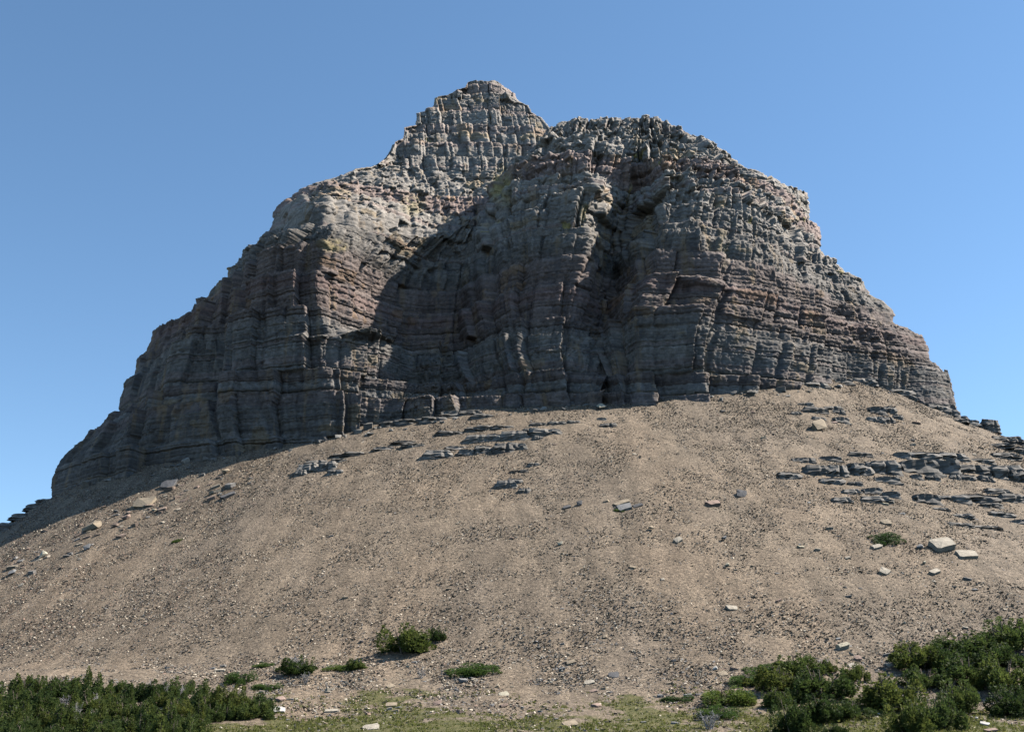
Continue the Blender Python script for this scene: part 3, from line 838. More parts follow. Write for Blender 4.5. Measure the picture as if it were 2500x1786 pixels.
tag(o, 'narrow stone plank leaning between the round slab and pink block', 'stone slab')

p = at(2311, 921, 338.0); q = m_per_px(p)
o = rock_obj('rock_pinnacle', LEDGES[1], p, (8 * q, 8 * q, 24 * q), (0.05, 0.06, 0.3), BLUE, 0.3)
tag(o, 'thin dark pinnacle of rock standing up on the right skyline of the cliff', 'rock pinnacle')

# ------------------------------------------------------------------ bedrock ledges breaking through the scree
def outcrop(label, blocks_, colr=BLUE, cat='rock outcrop', name='rock_outcrop', group=None):
    """blocks_: (px, py of foot, width px, height px) of every bedrock block in the outcrop."""
    pts = [hit_pt(b[0], b[1]) for b in blocks_]
    c = np.mean(pts, 0)
    root = empty(name, tuple(c))
    tag(root, label, cat, group)
    for p, (px, py, w, h) in zip(pts, blocks_):
        q = m_per_px(p); W, Hh = w * q * r0.uniform(1.12, 1.38), h * q * 1.12
        me = LEDGES[int(r0.integers(len(LEDGES)))]
        Dy = max(0.75 * W, 1.7 * Hh)
        o = rock_obj('rock_block', me, p + np.array((0, Dy * 0.44, 0)), (W, Dy, Hh * 1.12), (r0.uniform(-.05, .05), r0.uniform(-.07, .07), r0.uniform(-.2, .2)),
                     tuple(np.array(colr) * r0.uniform(0.8, 1.25)), 0.38)
        o.parent = root
        o.matrix_parent_inverse = Matrix.Translation(-Vector(c))
    return root

outcrop('long band of squared dark ledges across the right scree', [(2000, 1160, 62, 32), (2050, 1164, 50, 36), (2106, 1158, 46, 36), (2164, 1156, 66, 42), (2245, 1156, 86, 42), (2316, 1156, 66, 40), (2380, 1155, 70, 28), (2462, 1168, 80, 44), (2500, 1176, 50, 40)])
outcrop('thin ledges capping the long band on the right scree', [(2099, 1113, 50, 13), (2207, 1119, 38, 20), (2260, 1120, 68, 22), (2329, 1122, 66, 22), (2400, 1128, 50, 14), (2030, 1124, 44, 14), (1960, 1126, 50, 13), (2455, 1118, 60, 18)])
outcrop('broken middle row of small ledges below the long band', [(2035, 1182, 54, 22), (2090, 1186, 30, 14), (2170, 1178, 56, 18), (2240, 1170, 26, 16), (2280, 1174, 30, 18), (2335, 1170, 26, 14), (2366, 1172, 34, 18), (2410, 1176, 32, 20)])
outcrop('lower row of rounded dark ledges below the long band', [(2058, 1226, 42, 17), (2080, 1206, 40, 16), (2132, 1205, 44, 18), (2145, 1226, 60, 20), (2180, 1216, 40, 20), (2268, 1228, 50, 28), (2330, 1223, 70, 20), (2400, 1227, 80, 26), (2475, 1226, 60, 26), (2440, 1206, 60, 18)])
outcrop('flat slabs of ledge at the bottom of the right outcrops', [(2350, 1262, 50, 12), (2345, 1282, 60, 10), (2410, 1290, 60, 10), (2450, 1262, 60, 16), (2490, 1280, 36, 14), (2420, 1238, 50, 14), (2300, 1246, 40, 9)])
outcrop('two stacked grey ledges under the right shoulder of the cliff', [(2145, 1010, 34, 22), (2176, 1008, 30, 22), (2140, 1030, 38, 18), (2170, 1032, 28, 18), (2196, 1022, 22, 14)])
outcrop('scattered dark ledges above the tan orange boulder', [(1990, 1006, 52, 18), (2034, 1000, 44, 12), (2050, 1010, 26, 12), (2000, 1026, 30, 12), (2055, 1032, 36, 18), (1968, 990, 36, 10), (1945, 1012, 26, 10)])
outcrop('small dark ledge low on the far left of the right outcrops', [(1930, 1168, 46, 20), (1955, 1128, 40, 10), (1975, 1130, 34, 14)])
outcrop('row of dark ledges stepping down the right skyline', [(2371, 1036, 34, 14), (2345, 1018, 34, 14), (2395, 1032, 34, 16), (2450, 1078, 50, 18), (2478, 1082, 46, 22), (2440, 1092, 60, 14), (2340, 1030, 40, 10), (2495, 1108, 50, 24)], BLUE)
outcrop('low rocks along the left skyline of the scree', [(22, 1286, 50, 14), (52, 1264, 44, 14), (84, 1240, 44, 14), (108, 1224, 34, 12), (6, 1298, 40, 14)], BLUE)
outcrop('shelf of shaded ledges at the foot of the right cliff end', [(1995, 944, 50, 16), (2060, 936, 44, 16), (2110, 936, 52, 20), (2200, 952, 66, 26), (2288, 968, 56, 24), (2320, 980, 34, 22)], BLUE)
outcrop('dark stepped ledges in the middle of the upper scree', [(1332, 1062, 66, 22), (1256, 1072, 58, 28), (1212, 1074, 36, 20), (1165, 1078, 56, 22), (1180, 1104, 40, 22), (1230, 1104, 48, 28), (1262, 1098, 46, 22), (1138, 1110, 32, 18), (1312, 1074, 22, 14), (1290, 1058, 26, 18)])
outcrop('ragged line of low ledges above the stepped ledges', [(1190, 1048, 52, 12), (1160, 1052, 40, 12), (1230, 1046, 44, 10), (1362, 1036, 44, 11), (1400, 1032, 30, 8), (1316, 1038, 40, 10), (1100, 1060, 60, 12)])
outcrop('isolated thin dark ledge right of the stepped ledges', [(1486, 1042, 34, 13), (1470, 1026, 20, 9)])
outcrop('long dark ledge left of the stepped ledges on the scree', [(1070, 1118, 60, 26), (1110, 1098, 50, 12), (1012, 1090, 54, 10)])
outcrop('low grey ledge dipping left above the clean scree', [(880, 1108, 90, 10), (935, 1098, 44, 10), (840, 1112, 60, 9), (990, 1082, 50, 8)])
outcrop('group of dark ledges below the left prow of the cliff', [(752, 1152, 44, 28), (800, 1146, 36, 26), (772, 1134, 50, 14), (735, 1160, 26, 18), (818, 1158, 34, 16), (830, 1126, 40, 8)])
outcrop('pair of dark ledges alone in the middle of the scree', [(1236, 1190, 42, 24), (1258, 1180, 32, 16), (1281, 1203, 26, 15)])
outcrop('small thin dark ledges above the lone pair on the scree', [(1303, 1136, 26, 9), (1268, 1152, 40, 7)])
outcrop('rubble steps piled against the foot of the central alcove', [(960, 1040, 60, 18), (1010, 1034, 60, 16), (1060, 1030, 60, 18), (1105, 1016, 54, 16), (1150, 1012, 56, 16), (1080, 1004, 50, 14), (1030, 1012, 60, 14), (1130, 992, 44, 14), (990, 1018, 40, 12), (1180, 1020, 50, 14)])
outcrop('fallen blocks leaning on the foot of the lower pillar', [(1408, 986, 24, 16), (1430, 988, 34, 20), (1456, 986, 20, 15), (1505, 979, 26, 13), (1530, 980, 32, 16), (1552, 980, 30, 22)], GREY)

# ------------------------------------------------------------------ loose stones: pieces of the scree sheet
STONE_TONES = [TAN, TAN, PALE, GREY, GREY, DARK, PINK, CREAM, (0.216, 0.172, 0.120)]
r1 = np.random.default_rng(17)
def loose_stone(px, py, w, parent):
    p = hit_pt(px, py); q = m_per_px(p); W = w * q
    me = (SLABS + HULLS)[int(r1.integers(13))]
    o = rock_obj('stone', me, p, (W, W * r1.uniform(0.6, 0.9), W * r1.uniform(0.22, 0.45)), slope_euler(p, r1.uniform(-.7, .7), r1.uniform(-.2, .2), r1.uniform(-.25, .15), r1.uniform(0.3, 1.0)),
                 tuple(np.array(STONE_TONES[int(r1.integers(len(STONE_TONES)))]) * r1.uniform(0.8, 1.15)), 0.3)
    o.parent = parent
    return o
n_s = 0
while n_s < 150:                                  # over the whole scree, denser to the right and under the left shadow
    px, py = r1.uniform(0, 2500), 1000 + 660 * r1.random() ** 0.9
    dens = 0.18 + 0.45 * (px > 1850) * (py < 1500) + 0.5 * (abs((py - 1150) - (560 - px) * 0.55) < 60) * (px < 620) + 0.3 * (py < 1120) + 0.3 * (py > 1590)
    base_y = np.interp(px, [0, 123, 340, 640, 900, 1200, 1500, 1950, 2080, 2330, 2500], [1330, 1250, 1180, 1110, 1060, 1010, 985, 960, 940, 1010, 1120])
    if py < base_y or r1.random() > dens: continue
    loose_stone(px, py, 9 + 9 * r1.random() ** 2.2, scree); n_s += 1
for _ in range(95):                               # the reddish rubble band under the shadow edge at left
    px = r1.uniform(10, 620); py = 1150 + (560 - px) * 0.42 + r1.normal(0, 26) + 12
    if py < np.interp(px, [0, 123, 340, 640], [1312, 1262, 1205, 1118]): continue
    o = loose_stone(px, py, 10 + 17 * r1.random() ** 2.2, scree)
    o.color = (*(np.array([(0.25, 0.185, 0.145), (0.32, 0.27, 0.21), (0.22, 0.165, 0.13), (0.20, 0.185, 0.17)][int(r1.integers(4))]) * r1.uniform(.85, 1.15)), 1)
for _ in range(110):                              # stones lying in the turf
    loose_stone(r1.uniform(600, 1760), r1.uniform(1655, 1786), 9 + 13 * r1.random() ** 2, meadow)

# fallen blocks heaped along the foot of the wall: pieces of the mountain
BASE_X = [123, 340, 640, 800, 900, 1200, 1500, 1950, 2080, 2330]; BASE_Y = [1212, 1150, 1095, 1074, 1045, 1000, 972, 950, 920, 985]
for _ in range(130):
    px = r1.uniform(150, 2300); py = np.interp(px, BASE_X, BASE_Y) + 2 + 16 * r1.random() ** 2
    p = hit_pt(px, py); W = (8 + 20 * r1.random() ** 2.5) * m_per_px(p)
    o = rock_obj('rock_block', (HULLS + SLABS)[int(r1.integers(9))], p, (W, W * r1.uniform(.6, .95), W * r1.uniform(.45, .85)), slope_euler(p, r1.uniform(-3, 3), r1.uniform(-.3, .3), r1.uniform(-.3, .3), 0.6),
                 tuple(np.array((0.21, 0.195, 0.175)) * r1.uniform(0.7, 1.35)), 0.3)
    keep([o])

# ------------------------------------------------------------------ gravel: too many to count
def gravel(name, n, x0, x1, y0, y1, lo, hi, seed, keepf):
    r = np.random.default_rng(seed)
    x = r.uniform(x0, x1, n); y = r.uniform(y0, y1, n)
    m = (np.abs(x) < 0.50 * y + 12) & (r.random(n) < keepf(x, y))
    x, y = x[m], y[m]; n = len(x)
    z = ground_h(x, y)
    me = bpy.data.meshes.new(name); me.vertices.add(n)
    me.vertices.foreach_set('co', np.stack((x, y, z + 0.02), 1).astype(np.float32).ravel())
    sc = lo * (hi / lo) ** (r.random(n) ** 1.8)
    def att(nm, typ, key, v):
        a = me.attributes.new(nm, typ, 'POINT'); a.data.foreach_set(key, np.ascontiguousarray(v).ravel())
    att('scl', 'FLOAT_VECTOR', 'vector', np.stack((sc, sc * r.uniform(.6, 1, n), sc * r.uniform(.2, .45, n)), 1).astype(np.float32))
    rot = np.stack((0.5 + r.normal(0, .28, n), r.normal(0, .28, n), r.uniform(0, 6.28, n)), 1)
    att('rot', 'FLOAT_VECTOR', 'vector', rot.astype(np.float32))
    att('pick', 'INT', 'value', r.integers(0, 5, n).astype(np.int32))
    pal = np.array([(0.205, 0.160, 0.118), (0.175, 0.138, 0.104), (0.155, 0.145, 0.136), (0.095, 0.088, 0.085), (0.40, 0.345, 0.27), (0.225, 0.150, 0.117), (0.07, 0.065, 0.062)])
    grey = np.clip(0.5 + vnoise2(x / 9, y / 34, 91) + 0.5 * vnoise2(x / 3, y / 9, 92), 0, 1)[:, None]      # chutes of grey stones, chutes of tan
    red = np.clip((-x - 45) / 30, 0, 1)[:, None] * np.clip((y - 185) / 40, 0, 1)[:, None]
    wA = np.array([.32, .20, .10, .04, .26, .07, .01]); wB = np.array([.20, .15, .28, .09, .24, .03, .01]); wC = np.array([.18, .10, .07, .04, .30, .30, .01])
    wts = wA * (1 - grey) + wB * grey; wts = wts * (1 - 0.8 * red) + wC * 0.8 * red; wts /= wts.sum(1)[:, None]
    idx = (wts.cumsum(1) < r.random((n, 1))).sum(1).clip(0, 6)
    tone = pal[idx] * r.uniform(.8, 1.2, (n, 1))
    att('tone', 'FLOAT_COLOR', 'color', np.concatenate((tone, np.ones((n, 1))), 1).astype(np.float32))
    o = bpy.data.objects.new(name, me); COL.objects.link(o)
    ng = bpy.data.node_groups.new(name, 'GeometryNodeTree')
    ng.interface.new_socket('Geometry', in_out='INPUT', socket_type='NodeSocketGeometry')
    ng.interface.new_socket('Geometry', in_out='OUTPUT', socket_type='NodeSocketGeometry')
    N, L = ng.nodes, ng.links
    gi, go = N.new('NodeGroupInput'), N.new('NodeGroupOutput')
    iop = N.new('GeometryNodeInstanceOnPoints'); gti = N.new('GeometryNodeJoinGeometry')
    for src in GRAVEL_SHAPES:
        oi = N.new('GeometryNodeObjectInfo'); oi.inputs['Object'].default_value = src
        sm = N.new('GeometryNodeSetMaterial'); sm.inputs['Material'].default_value = M_GRAVEL
        g2 = N.new('GeometryNodeGeometryToInstance')
        L.new(oi.outputs['Geometry'], sm.inputs['Geometry']); L.new(sm.outputs['Geometry'], g2.inputs['Geometry'])
        L.new(g2.outputs[0], gti.inputs[0])
    def na(nm, typ):
        a = N.new('GeometryNodeInputNamedAttribute'); a.data_type = typ; a.inputs['Name'].default_value = nm
        return a.outputs['Attribute']
    L.new(gi.outputs[0], iop.inputs['Points']); L.new(gti.outputs[0], iop.inputs['Instance'])
    iop.inputs['Pick Instance'].default_value = True
    L.new(na('pick', 'INT'), iop.inputs['Instance Index'])
    e2r = N.new('FunctionNodeEulerToRotation'); L.new(na('rot', 'FLOAT_VECTOR'), e2r.inputs[0]); L.new(e2r.outputs[0], iop.inputs['Rotation'])
    L.new(na('scl', 'FLOAT_VECTOR'), iop.inputs['Scale'])
    L.new(iop.outputs[0], go.inputs[0])
    o.modifiers.new('scatter', 'NODES').node_group = ng
    o['kind'] = 'stuff'
    return o
GRAVEL_SHAPES = []
seen = set()
for ob in scree.children:
    if ob.data in HULLS and ob.data.name not in seen:
        seen.add(ob.data.name); GRAVEL_SHAPES.append(ob)
GRAVEL_SHAPES = (GRAVEL_SHAPES * 5)[:5]
def scree_keep(x, y):
    k = 0.75 + 0.22 * vnoise2(x / 11, y / 40, 61) + 0.15 * vnoise2(x / 4, y / 9, 62) + 0.2 * (x > 55) + 0.25 * (x < -60) * (y > 185)
    return np.where(y > foot_y(x) - 6, np.clip(k, 0.5, 1), 0)
gravel('scree_gravel', 620000, -170, 165, 140, 330, 0.15, 0.56, 71, scree_keep)
def big_keep(x, y):
    k = 0.32 + 0.22 * vnoise2(x / 16, y / 40, 63) + 0.3 * (x > 60) + 0.4 * (x < -62) * (y > 190) + 0.5 * (y < 172) + 0.6 * np.clip((y - 262) / 18, 0, 1)
    return np.clip(k, 0.05, 1)
gravel('scree_rubble', 15000, -165, 160, 140, 320, 0.38, 0.85, 72, big_keep)
def mead_keep(x, y):
    k = 0.30 + 0.5 * vnoise2(x / 7, y / 7, 64) + 0.35 * (np.abs(x - 2) < 26) - 0.12 * (np.abs(x - 2) > 36)
    return np.where(y < foot_y(x) + 6, np.clip(k, 0.02, 0.9), 0)
gravel('turf_stones', 42000, -85, 85, 118, 165, 0.12, 0.55, 73, mead_keep)
def foot_keep(x, y):
    f = foot_y(x)
    return np.clip(1.25 - np.abs(y - f - 8) / 22, 0, 1) * np.clip(0.6 + 0.4 * vnoise2(x / 8, y / 6, 65), 0.3, 1)
gravel('foot_rubble', 95000, -95, 95, 122, 190, 0.15, 0.62, 74, foot_keep)

# ------------------------------------------------------------------ shrubs
def spray(P, Dn, size, r):
    """One narrow leafy triangle per point, pointing along Dn."""
    n = len(P)
    Dn = Dn / (np.linalg.norm(Dn, axis=1)[:, None] + 1e-9)
    S = np.cross(Dn, r.normal(size=(n, 3))); S /= np.linalg.norm(S, axis=1)[:, None] + 1e-9
    sz = size * r.uniform(0.6, 1.3, (n, 1))
    a = P - S * sz * 0.36; b = P + S * sz * 0.36; c = P + Dn * sz
    return np.stack((a, b, c), 1).reshape(-1, 3), np.arange(n * 3).reshape(-1, 3)

def me_from(name, V, F, mat):
    o = mesh_obj(name, V, F, mat); me = o.data
    bpy.data.objects.remove(o)
    return me

def mound_crown(seed, n, spikes, flat):
    """Unit krummholz mound, about 1 wide, 1 high: overlapping lobes with upright leaders."""
    r = np.random.default_rng(seed)
    k = 16
    C = np.stack((r.uniform(-.42, .42, k), r.uniform(-.40, .40, k), r.uniform(.05, .5, k) * (0.9 if not flat else 0.6)), 1)
    Rr = np.stack((r.uniform(.08, .22, k), r.uniform(.08, .22, k), r.uniform(.14, .40, k) * (1 if not flat else 1.4)), 1)
    i = r.integers(0, k, n)
    d = r.normal(size=(n, 3)); d /= np.linalg.norm(d, axis=1)[:, None]
    P = C[i] + d * Rr[i] * r.uniform(0.72, 1.06, (n, 1))
    Dn = d + np.array((0, 0, 0.75)) + r.normal(0, .35, (n, 3))
    keep = P[:, 2] > 0.0
    P, Dn = P[keep], Dn[keep]
    # leaders
    Ps, Ds = [], []
    for j in range(spikes):
        c = C[r.integers(k)]; a = r.uniform(0, 6.28); q = r.uniform(0, .2)
        x, y = c[0] + math.cos(a) * q, c[1] + math.sin(a) * q
        z0 = c[2] + 0.22; hh = r.uniform(.2, .42); m = 42
        t = r.random(m); rad = (1 - t) * 0.045 + 0.008; b = r.uniform(0, 6.28, m)
        Ps.append(np.stack((x + np.cos(b) * rad, y + np.sin(b) * rad, z0 + t * hh), 1))
        Ds.append(np.stack((np.cos(b), np.sin(b), np.full(m, 1.0)), 1))
    if Ps:
        P = np.concatenate([P] + Ps); Dn = np.concatenate([Dn] + Ds)
    P[:, 2] = P[:, 2] / P[:, 2].max() * 0.97
    for ax in (0, 1):
        lo_, hi_ = np.percentile(P[:, ax], (1.5, 98.5)); P[:, ax] = (P[:, ax] - (lo_ + hi_) / 2) / (hi_ - lo_)
    return me_from('fir_crown', *spray(P, Dn, 0.062, r), M_FIR if not flat else M_MAT)

def cone_crown(seed, n):
    """Unit small upright conifer: whorls of drooping sprays, ragged and one-sided."""
    r = np.random.default_rng(seed)
    P, Dn = [], []
    tops = [(0, 0, 1.0)] + [(r.uniform(-.22, .22), r.uniform(-.22, .22), r.uniform(.55, .9)) for _ in range(3)]
    for (x, y, h) in tops:
        m = n // len(tops)
        t = r.random(m) ** 1.3
        b = r.uniform(0, 6.28, m); lob = 1 + 0.35 * np.sin(b * 3 + r.uniform(0, 6)) + 0.25 * np.sin(t * 26 + b)
        rad = (1 - t) ** 0.7 * 0.46 * lob * np.sqrt(r.random(m))
        P.append(np.stack((x + np.cos(b) * rad, y + np.sin(b) * rad, t * h * 0.98 + 0.02), 1))
        Dn.append(np.stack((np.cos(b), np.sin(b), r.normal(0.35, .3, m)), 1))
    return me_from('fir_crown', *spray(np.concatenate(P), np.concatenate(Dn), 0.085, r), M_FIR)

def tube(V, F, p, q, ra, rb, n=5):
    p, q = Vector(p), Vector(q); d = (q - p).normalized()
    s = d.orthogonal().normalized(); u = d.cross(s)
    b = len(V)
    for (c, rr) in ((p, ra), (q, rb)):
        for i in range(n):
            a = i / n * 2 * math.pi
            V.append(tuple(c + (s * math.cos(a) + u * math.sin(a)) * rr))
    for i in range(n):
        j = (i + 1) % n; F.append((b + i, b + j, b + n + j, b + n + i))

def trunk_mesh(seed, stems, mat, bare=False):
    r = random.Random(seed); V, F = [], []
    for i in range(stems):
        a = r.uniform(0, 6.28); q = 0.05 + 0.2 * r.random() * (stems > 1)
        p = (math.cos(a) * q * 0.4, math.sin(a) * q * 0.4, -0.04)
        e = (math.cos(a) * q * 1.4, math.sin(a) * q * 1.4, r.uniform(.55, .9))
        mid = tuple((x + y) / 2 + r.uniform(-.04, .04) for x, y in zip(p, e))
        tube(V, F, p, mid, 0.025, 0.017); tube(V, F, mid, e, 0.017, 0.006)
        for k in range(14 if bare else 3):
            t = r.uniform(.2, 1); c = tuple(x + (y - x) * t for x, y in zip(p, e)); b = r.uniform(0, 6.28); l = r.uniform(.12, .36) * (1.2 - t * .6)
            c2 = (c[0] + math.cos(b) * l, c[1] + math.sin(b) * l, c[2] + r.uniform(-.02, .22))
            tube(V, F, c, c2, 0.008, 0.003, 4)
            if bare:
                for _ in range(3):
                    t2 = r.uniform(.3, 1); d = tuple(x + (y - x) * t2 for x, y in zip(c, c2)); b2 = r.uniform(0, 6.28)
                    tube(V, F, d, (d[0] + math.cos(b2) * .1, d[1] + math.sin(b2) * .1, d[2] + r.uniform(0, .12)), 0.005, 0.002, 4)
    Vq = np.array(V); Fa = [f for f in F]
    return me_from('stem', Vq, np.array(Fa), mat)

MOUNDS = [mound_crown(600 + i, 7000, 8 + 3 * i, False) for i in range(4)]
MATS = [mound_crown(620 + i, 6500, 0, True) for i in range(3)]
CONES = [cone_crown(640 + i, 1800) for i in range(5)]
TRUNK_M = [trunk_mesh(660 + i, 5, M_BARK) for i in range(2)]
TRUNK_C = [trunk_mesh(670 + i, 3, M_BARK) for i in range(2)]
BARE = [trunk_mesh(680 + i, 6, M_DEAD, True) for i in range(3)]
r2 = np.random.default_rng(23)

def shrub(px, py, w, h, label, kind='mound', group=None, lean=0.0):
    p = hit_pt(px, py); q = m_per_px(p); W, Hh = w * q, h * q
    nm, cat = {'mound': ('fir_shrub', 'fir shrub'), 'mat': ('juniper_mat', 'shrub'), 'cone': ('dwarf_fir', 'fir tree'), 'bare': ('dead_shrub', 'dead shrub'), 'mix': ('fir_shrub', 'fir shrub')}[kind]
    if kind == 'mat':                                  # a mat hugs the slope
        dep = max(0.55 * W, min(1.5 * Hh, 1.3 * W)); c = p + np.array((0, dep * 0.36, 0)); c[2] = float(ground_h(c[0], c[1]))
        root = empty(nm, tuple(c), slope_euler(c, float(r2.choice((0, 3.14)) + r2.uniform(-.25, .25)), 0, 0, 0.9), (W * 1.05, dep, Hh * (0.42 if p[1] > 165 else 0.6)))
    else:
        y1 = p[1] + W * 0.22
        root = empty(nm, (p[0], y1, float(ground_h(p[0], y1)) - 0.1), (0, lean, float(r2.uniform(0, 6.28)) if kind in ('cone', 'bare') else float(r2.choice((0, 3.14)) + r2.uniform(-.3, .3))), (W * 1.02, W * float(r2.uniform(.75, .95)), Hh * 1.1))
    tag(root, label, cat, group)
    parts = {'mound': [('crown', MOUNDS), ('stem', TRUNK_M)], 'mix': [('crown', MOUNDS), ('stem', BARE)], 'mat': [('crown', MATS), ('stem', TRUNK_M)], 'cone': [('crown', CONES), ('trunk', TRUNK_C)], 'bare': [('branches', BARE)]}[kind]
    for pn, lst in parts:
        o = bpy.data.objects.new(pn, lst[int(r2.integers(len(lst)))]); COL.objects.link(o); o.parent = root
    return root

LONE = [
    (986, 1602, 118, 66, 'mound', 'large dense dark fir mound alone at the foot of the scree'),
    (1063, 1569, 46, 34, 'mound', 'small dark fir bush just uphill right of the large mound'),
    (1155, 1650, 114, 40, 'mat', 'low flat bright green juniper mat below the large fir mound'),
    (577, 1671, 64, 46, 'mat', 'juniper slanting up the slope right of the left thicket'),
    (640, 1629, 46, 22, 'mat', 'small juniper tuft uphill of the slanting juniper'),
    (715, 1650, 92, 44, 'mix', 'dark juniper with bare grey stems showing beneath it'),
    (838, 1637, 94, 24, 'mat', 'low spreading juniper left of the large fir mound'),
    (868, 1636, 40, 26, 'mound', 'dark fir tuft rising out of the low spreading juniper'),
    (645, 1685, 66, 24, 'mat', 'patchy low juniper below the one with bare stems'),
    (1028, 1660, 34, 26, 'bare', 'small grey dead shrub left of the flat juniper mat'),
    (1660, 1713, 72, 18, 'mat', 'thin strip of juniper left of the right fir patch'),
    (2176, 1332, 74, 42, 'mat', 'round green juniper mat high on the right scree'),
    (430, 1324, 24, 12, 'mat', 'tiny green tuft on the upper left scree'),
    (1514, 1250, 26, 13, 'mat', 'tiny green tuft under the stacked pair of slabs'),
    (1735, 1782, 74, 48, 'bare', 'tangle of grey dead branches at the left foot of the right firs'),
    (745, 1668, 30, 30, 'bare', 'grey dead twigs standing below the juniper with bare stems'),
]
for (px, py, w, h, k, lab) in LONE: shrub(px, py, w, h, lab, k)

RIGHT = [  # the fir patch on the right, bush by bush
    (1781, 1721, 98, 64, 'mat', 'bright green juniper at the left end of the right fir patch'),
    (1838, 1672, 80, 38, 'mat', 'juniper on the top left edge of the right fir patch'),
    (1892, 1690, 110, 56, 'mound', 'broad dark fir mound in the upper left of the right patch'),
    (1878, 1648, 84, 34, 'mat', 'low green juniper along the top edge of the right fir patch'),
    (1956, 1650, 92, 44, 'mound', 'fir mound with a pointed top at the upper edge of the right patch'),
    (2014, 1706, 118, 66, 'mound', 'large dark fir mound in the middle of the right patch'),
    (1903, 1727, 56, 44, 'mound', 'small fir bush on the turf under the upper left mound'),
    (1944, 1714, 42, 32, 'mound', 'small dark bush touching the large middle mound'),
    (2093, 1662, 50, 38, 'mound', 'lone fir bush on the turf in the gap between the patches'),
    (1758, 1751, 76, 42, 'mat', 'juniper below the left end of the right fir patch'),
    (1940, 1788, 74, 70, 'mound', 'dark fir mound at the bottom edge left of centre in the right patch'),
    (2016, 1762, 78, 58, 'mound', 'fir mound at the bottom of the right patch below the large one'),
    (2084, 1751, 74, 42, 'mound', 'fir bush right of the bottom mound beside the stony strip'),
    (2190, 1735, 120, 78, 'mound', 'large dark fir mound right of the stony strip'),
    (2226, 1792, 84, 74, 'mound', 'very dark fir at the bottom edge right of the stony strip'),
    (2304, 1778, 92, 74, 'mound', 'fir mound at the bottom edge beside the lower right turf'),
    (2262, 1684, 92, 46, 'mound', 'grey green fir bush under the upper right thicket'),
    (2219, 1596, 40, 26, 'mound', 'small dark bush at the upper left tip of the far right thicket'),
    (2252, 1640, 90, 56, 'mound', 'fir mound at the left end of the far right thicket'),
    (2318, 1642, 80, 56, 'mound', 'fir mound beside the left end of the far right thicket'),
    (2347, 1738, 70, 68, 'mound', 'tall fir mound on the turf below the far right thicket'),
    (2380, 1676, 110, 62, 'mound', 'broad dark fir in the middle of the far right thicket'),
    (2390, 1614, 104, 56, 'mound', 'fir on the upper edge of the far right thicket'),
    (2474, 1596, 96, 68, 'mound', 'highest fir of the far right thicket at the picture edge'),
    (2462, 1694, 106, 78, 'mound', 'large fir at the right edge of the picture under the highest one'),
    (2478, 1748, 84, 64, 'mound', 'lowest fir of the far right thicket at the picture edge'),
    (2440, 1640, 90, 56, 'mound', 'dense fir filling the heart of the far right thicket'),
    (2041, 1792, 56, 24, 'mound', 'low bush cut off by the bottom edge below the right patch'),
    (2325, 1600, 70, 36, 'mound', 'small fir on the top edge of the far right thicket'),
    (2020, 1640, 40, 30, 'mix', 'thin fir with grey stems between the upper edge mound and the gap'),
]
for (px, py, w, h, k, lab) in RIGHT: shrub(px, py + 3, w * (1.32 if 'far right' in lab else 1.18), h * 1.12, lab, k, 'firs and junipers in the right patch')

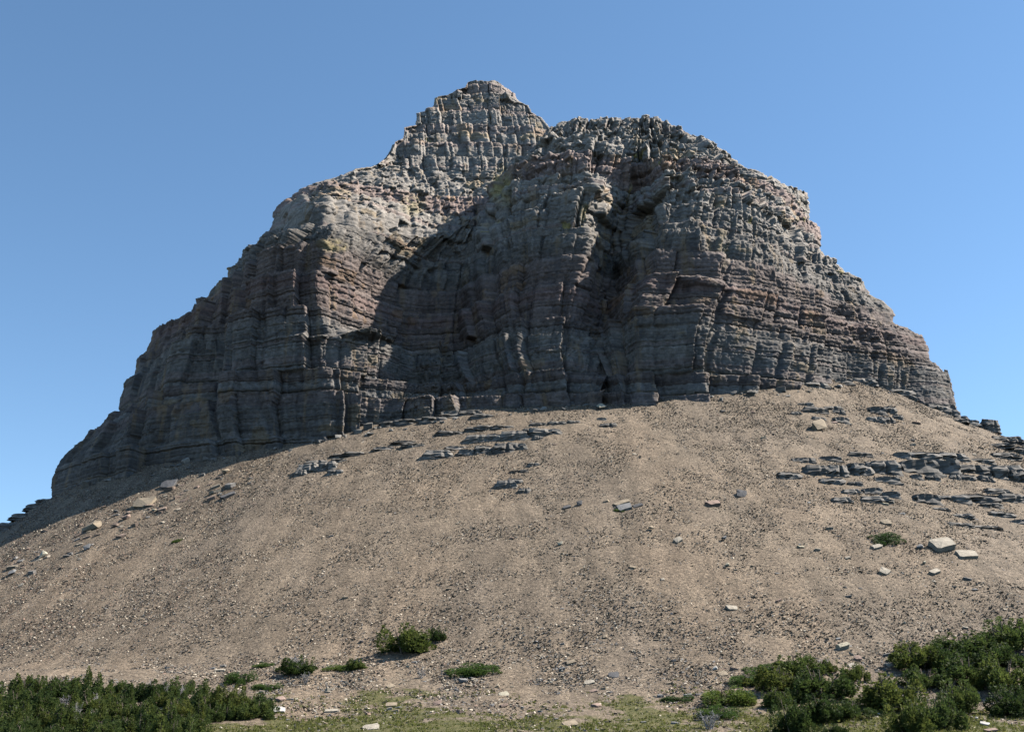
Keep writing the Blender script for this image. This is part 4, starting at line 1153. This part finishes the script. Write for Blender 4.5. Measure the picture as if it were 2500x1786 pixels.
# the thicket on the left: a close stand of wind-clipped little firs
top = np.interp
used, tries = [], 0
while len(used) < 104 and tries < 9000:
    tries += 1
    px, py = r2.uniform(-30, 640), r2.uniform(1690, 1822)
    edge = np.interp(px, [-40, 0, 100, 160, 225, 290, 420, 450, 520, 600, 650], [1712, 1706, 1690, 1684, 1702, 1694, 1676, 1700, 1722, 1736, 1745])
    if py < edge or (px > 500 and py > 1764): continue
    if any(abs(px - u[0]) < 25 and abs(py - u[1]) < 13 for u in used): continue
    k = r2.random()
    used.append((px, py, (py - edge) / (1822 - edge), 'cone' if k < 0.36 else ('mound' if k < 0.95 else 'bare')))
ORD = 'first second third fourth fifth sixth seventh eighth ninth tenth eleventh twelfth thirteenth fourteenth fifteenth sixteenth'.split()
cells = {}
for u in used:
    row = 'back row' if u[2] < 0.2 else 'second row' if u[2] < 0.42 else 'third row' if u[2] < 0.66 else 'front row'
    part = 'far left' if u[0] < 130 else 'left half' if u[0] < 290 else 'right half' if u[0] < 440 else 'far right'
    cells.setdefault((row, part, u[3]), []).append(u)
WORD = {'cone': 'upright little fir', 'mound': 'bushy clipped fir', 'bare': 'grey dead shrub'}
GRP = {'cone': 'upright firs of the left thicket', 'mound': 'bushy firs of the left thicket', 'bare': 'dead shrubs of the left thicket'}
for (row, part, kind), us in cells.items():
    us.sort()
    for i, u in enumerate(us):
        which = ('only ' if len(us) == 1 else ORD[i] + ' ') + WORD[kind] + ('' if len(us) == 1 else ' from the left')
        lab = which.replace(' from the left', ' from left') + ' in ' + row + ', ' + part + ' of lower-left thicket'
        if kind == 'cone': shrub(u[0], u[1], r2.uniform(34, 56), r2.uniform(40, 74), lab, kind, GRP[kind])
        elif kind == 'mound': shrub(u[0], u[1], r2.uniform(46, 84), r2.uniform(26, 50), lab, kind, GRP[kind])
        else: shrub(u[0], u[1], r2.uniform(26, 44), r2.uniform(30, 46), lab, kind, GRP[kind])
for (px, py, w, h, lab) in [(633, 1755, 42, 58, 'single upright fir standing at the right end of the left thicket'), (560, 1750, 92, 70, 'large dark fir mound at the right end of the left thicket')]:
    shrub(px, py, w, h, lab, 'cone' if w < 60 else 'mound')

# ------------------------------------------------------------------ meadow grass
def grass(name, n, seed):
    r = np.random.default_rng(seed)
    x = r.uniform(-85, 85, n); y = r.uniform(116, 172, n)
    t = turf_amount(x, y); m = (np.abs(x) < 0.5 * y + 6) & (r.random(n) < np.clip(t * 1.3 - 0.15, 0, 1))
    x, y = x[m], y[m]; k = 6; n = len(x)
    bx = np.repeat(x, k) + r.normal(0, .12, n * k); by = np.repeat(y, k) + r.normal(0, .12, n * k)
    P = np.stack((bx, by, ground_h(bx, by)), 1)
    Dn = np.stack((r.normal(0, .45, n * k), r.normal(0, .45, n * k), np.ones(n * k)), 1)
    V, F = spray(P, Dn, 0.24, r)
    o = mesh_obj(name, V, F, M_GRASS); o['kind'] = 'stuff'
    return o
grass('meadow_grass', 36000, 81)
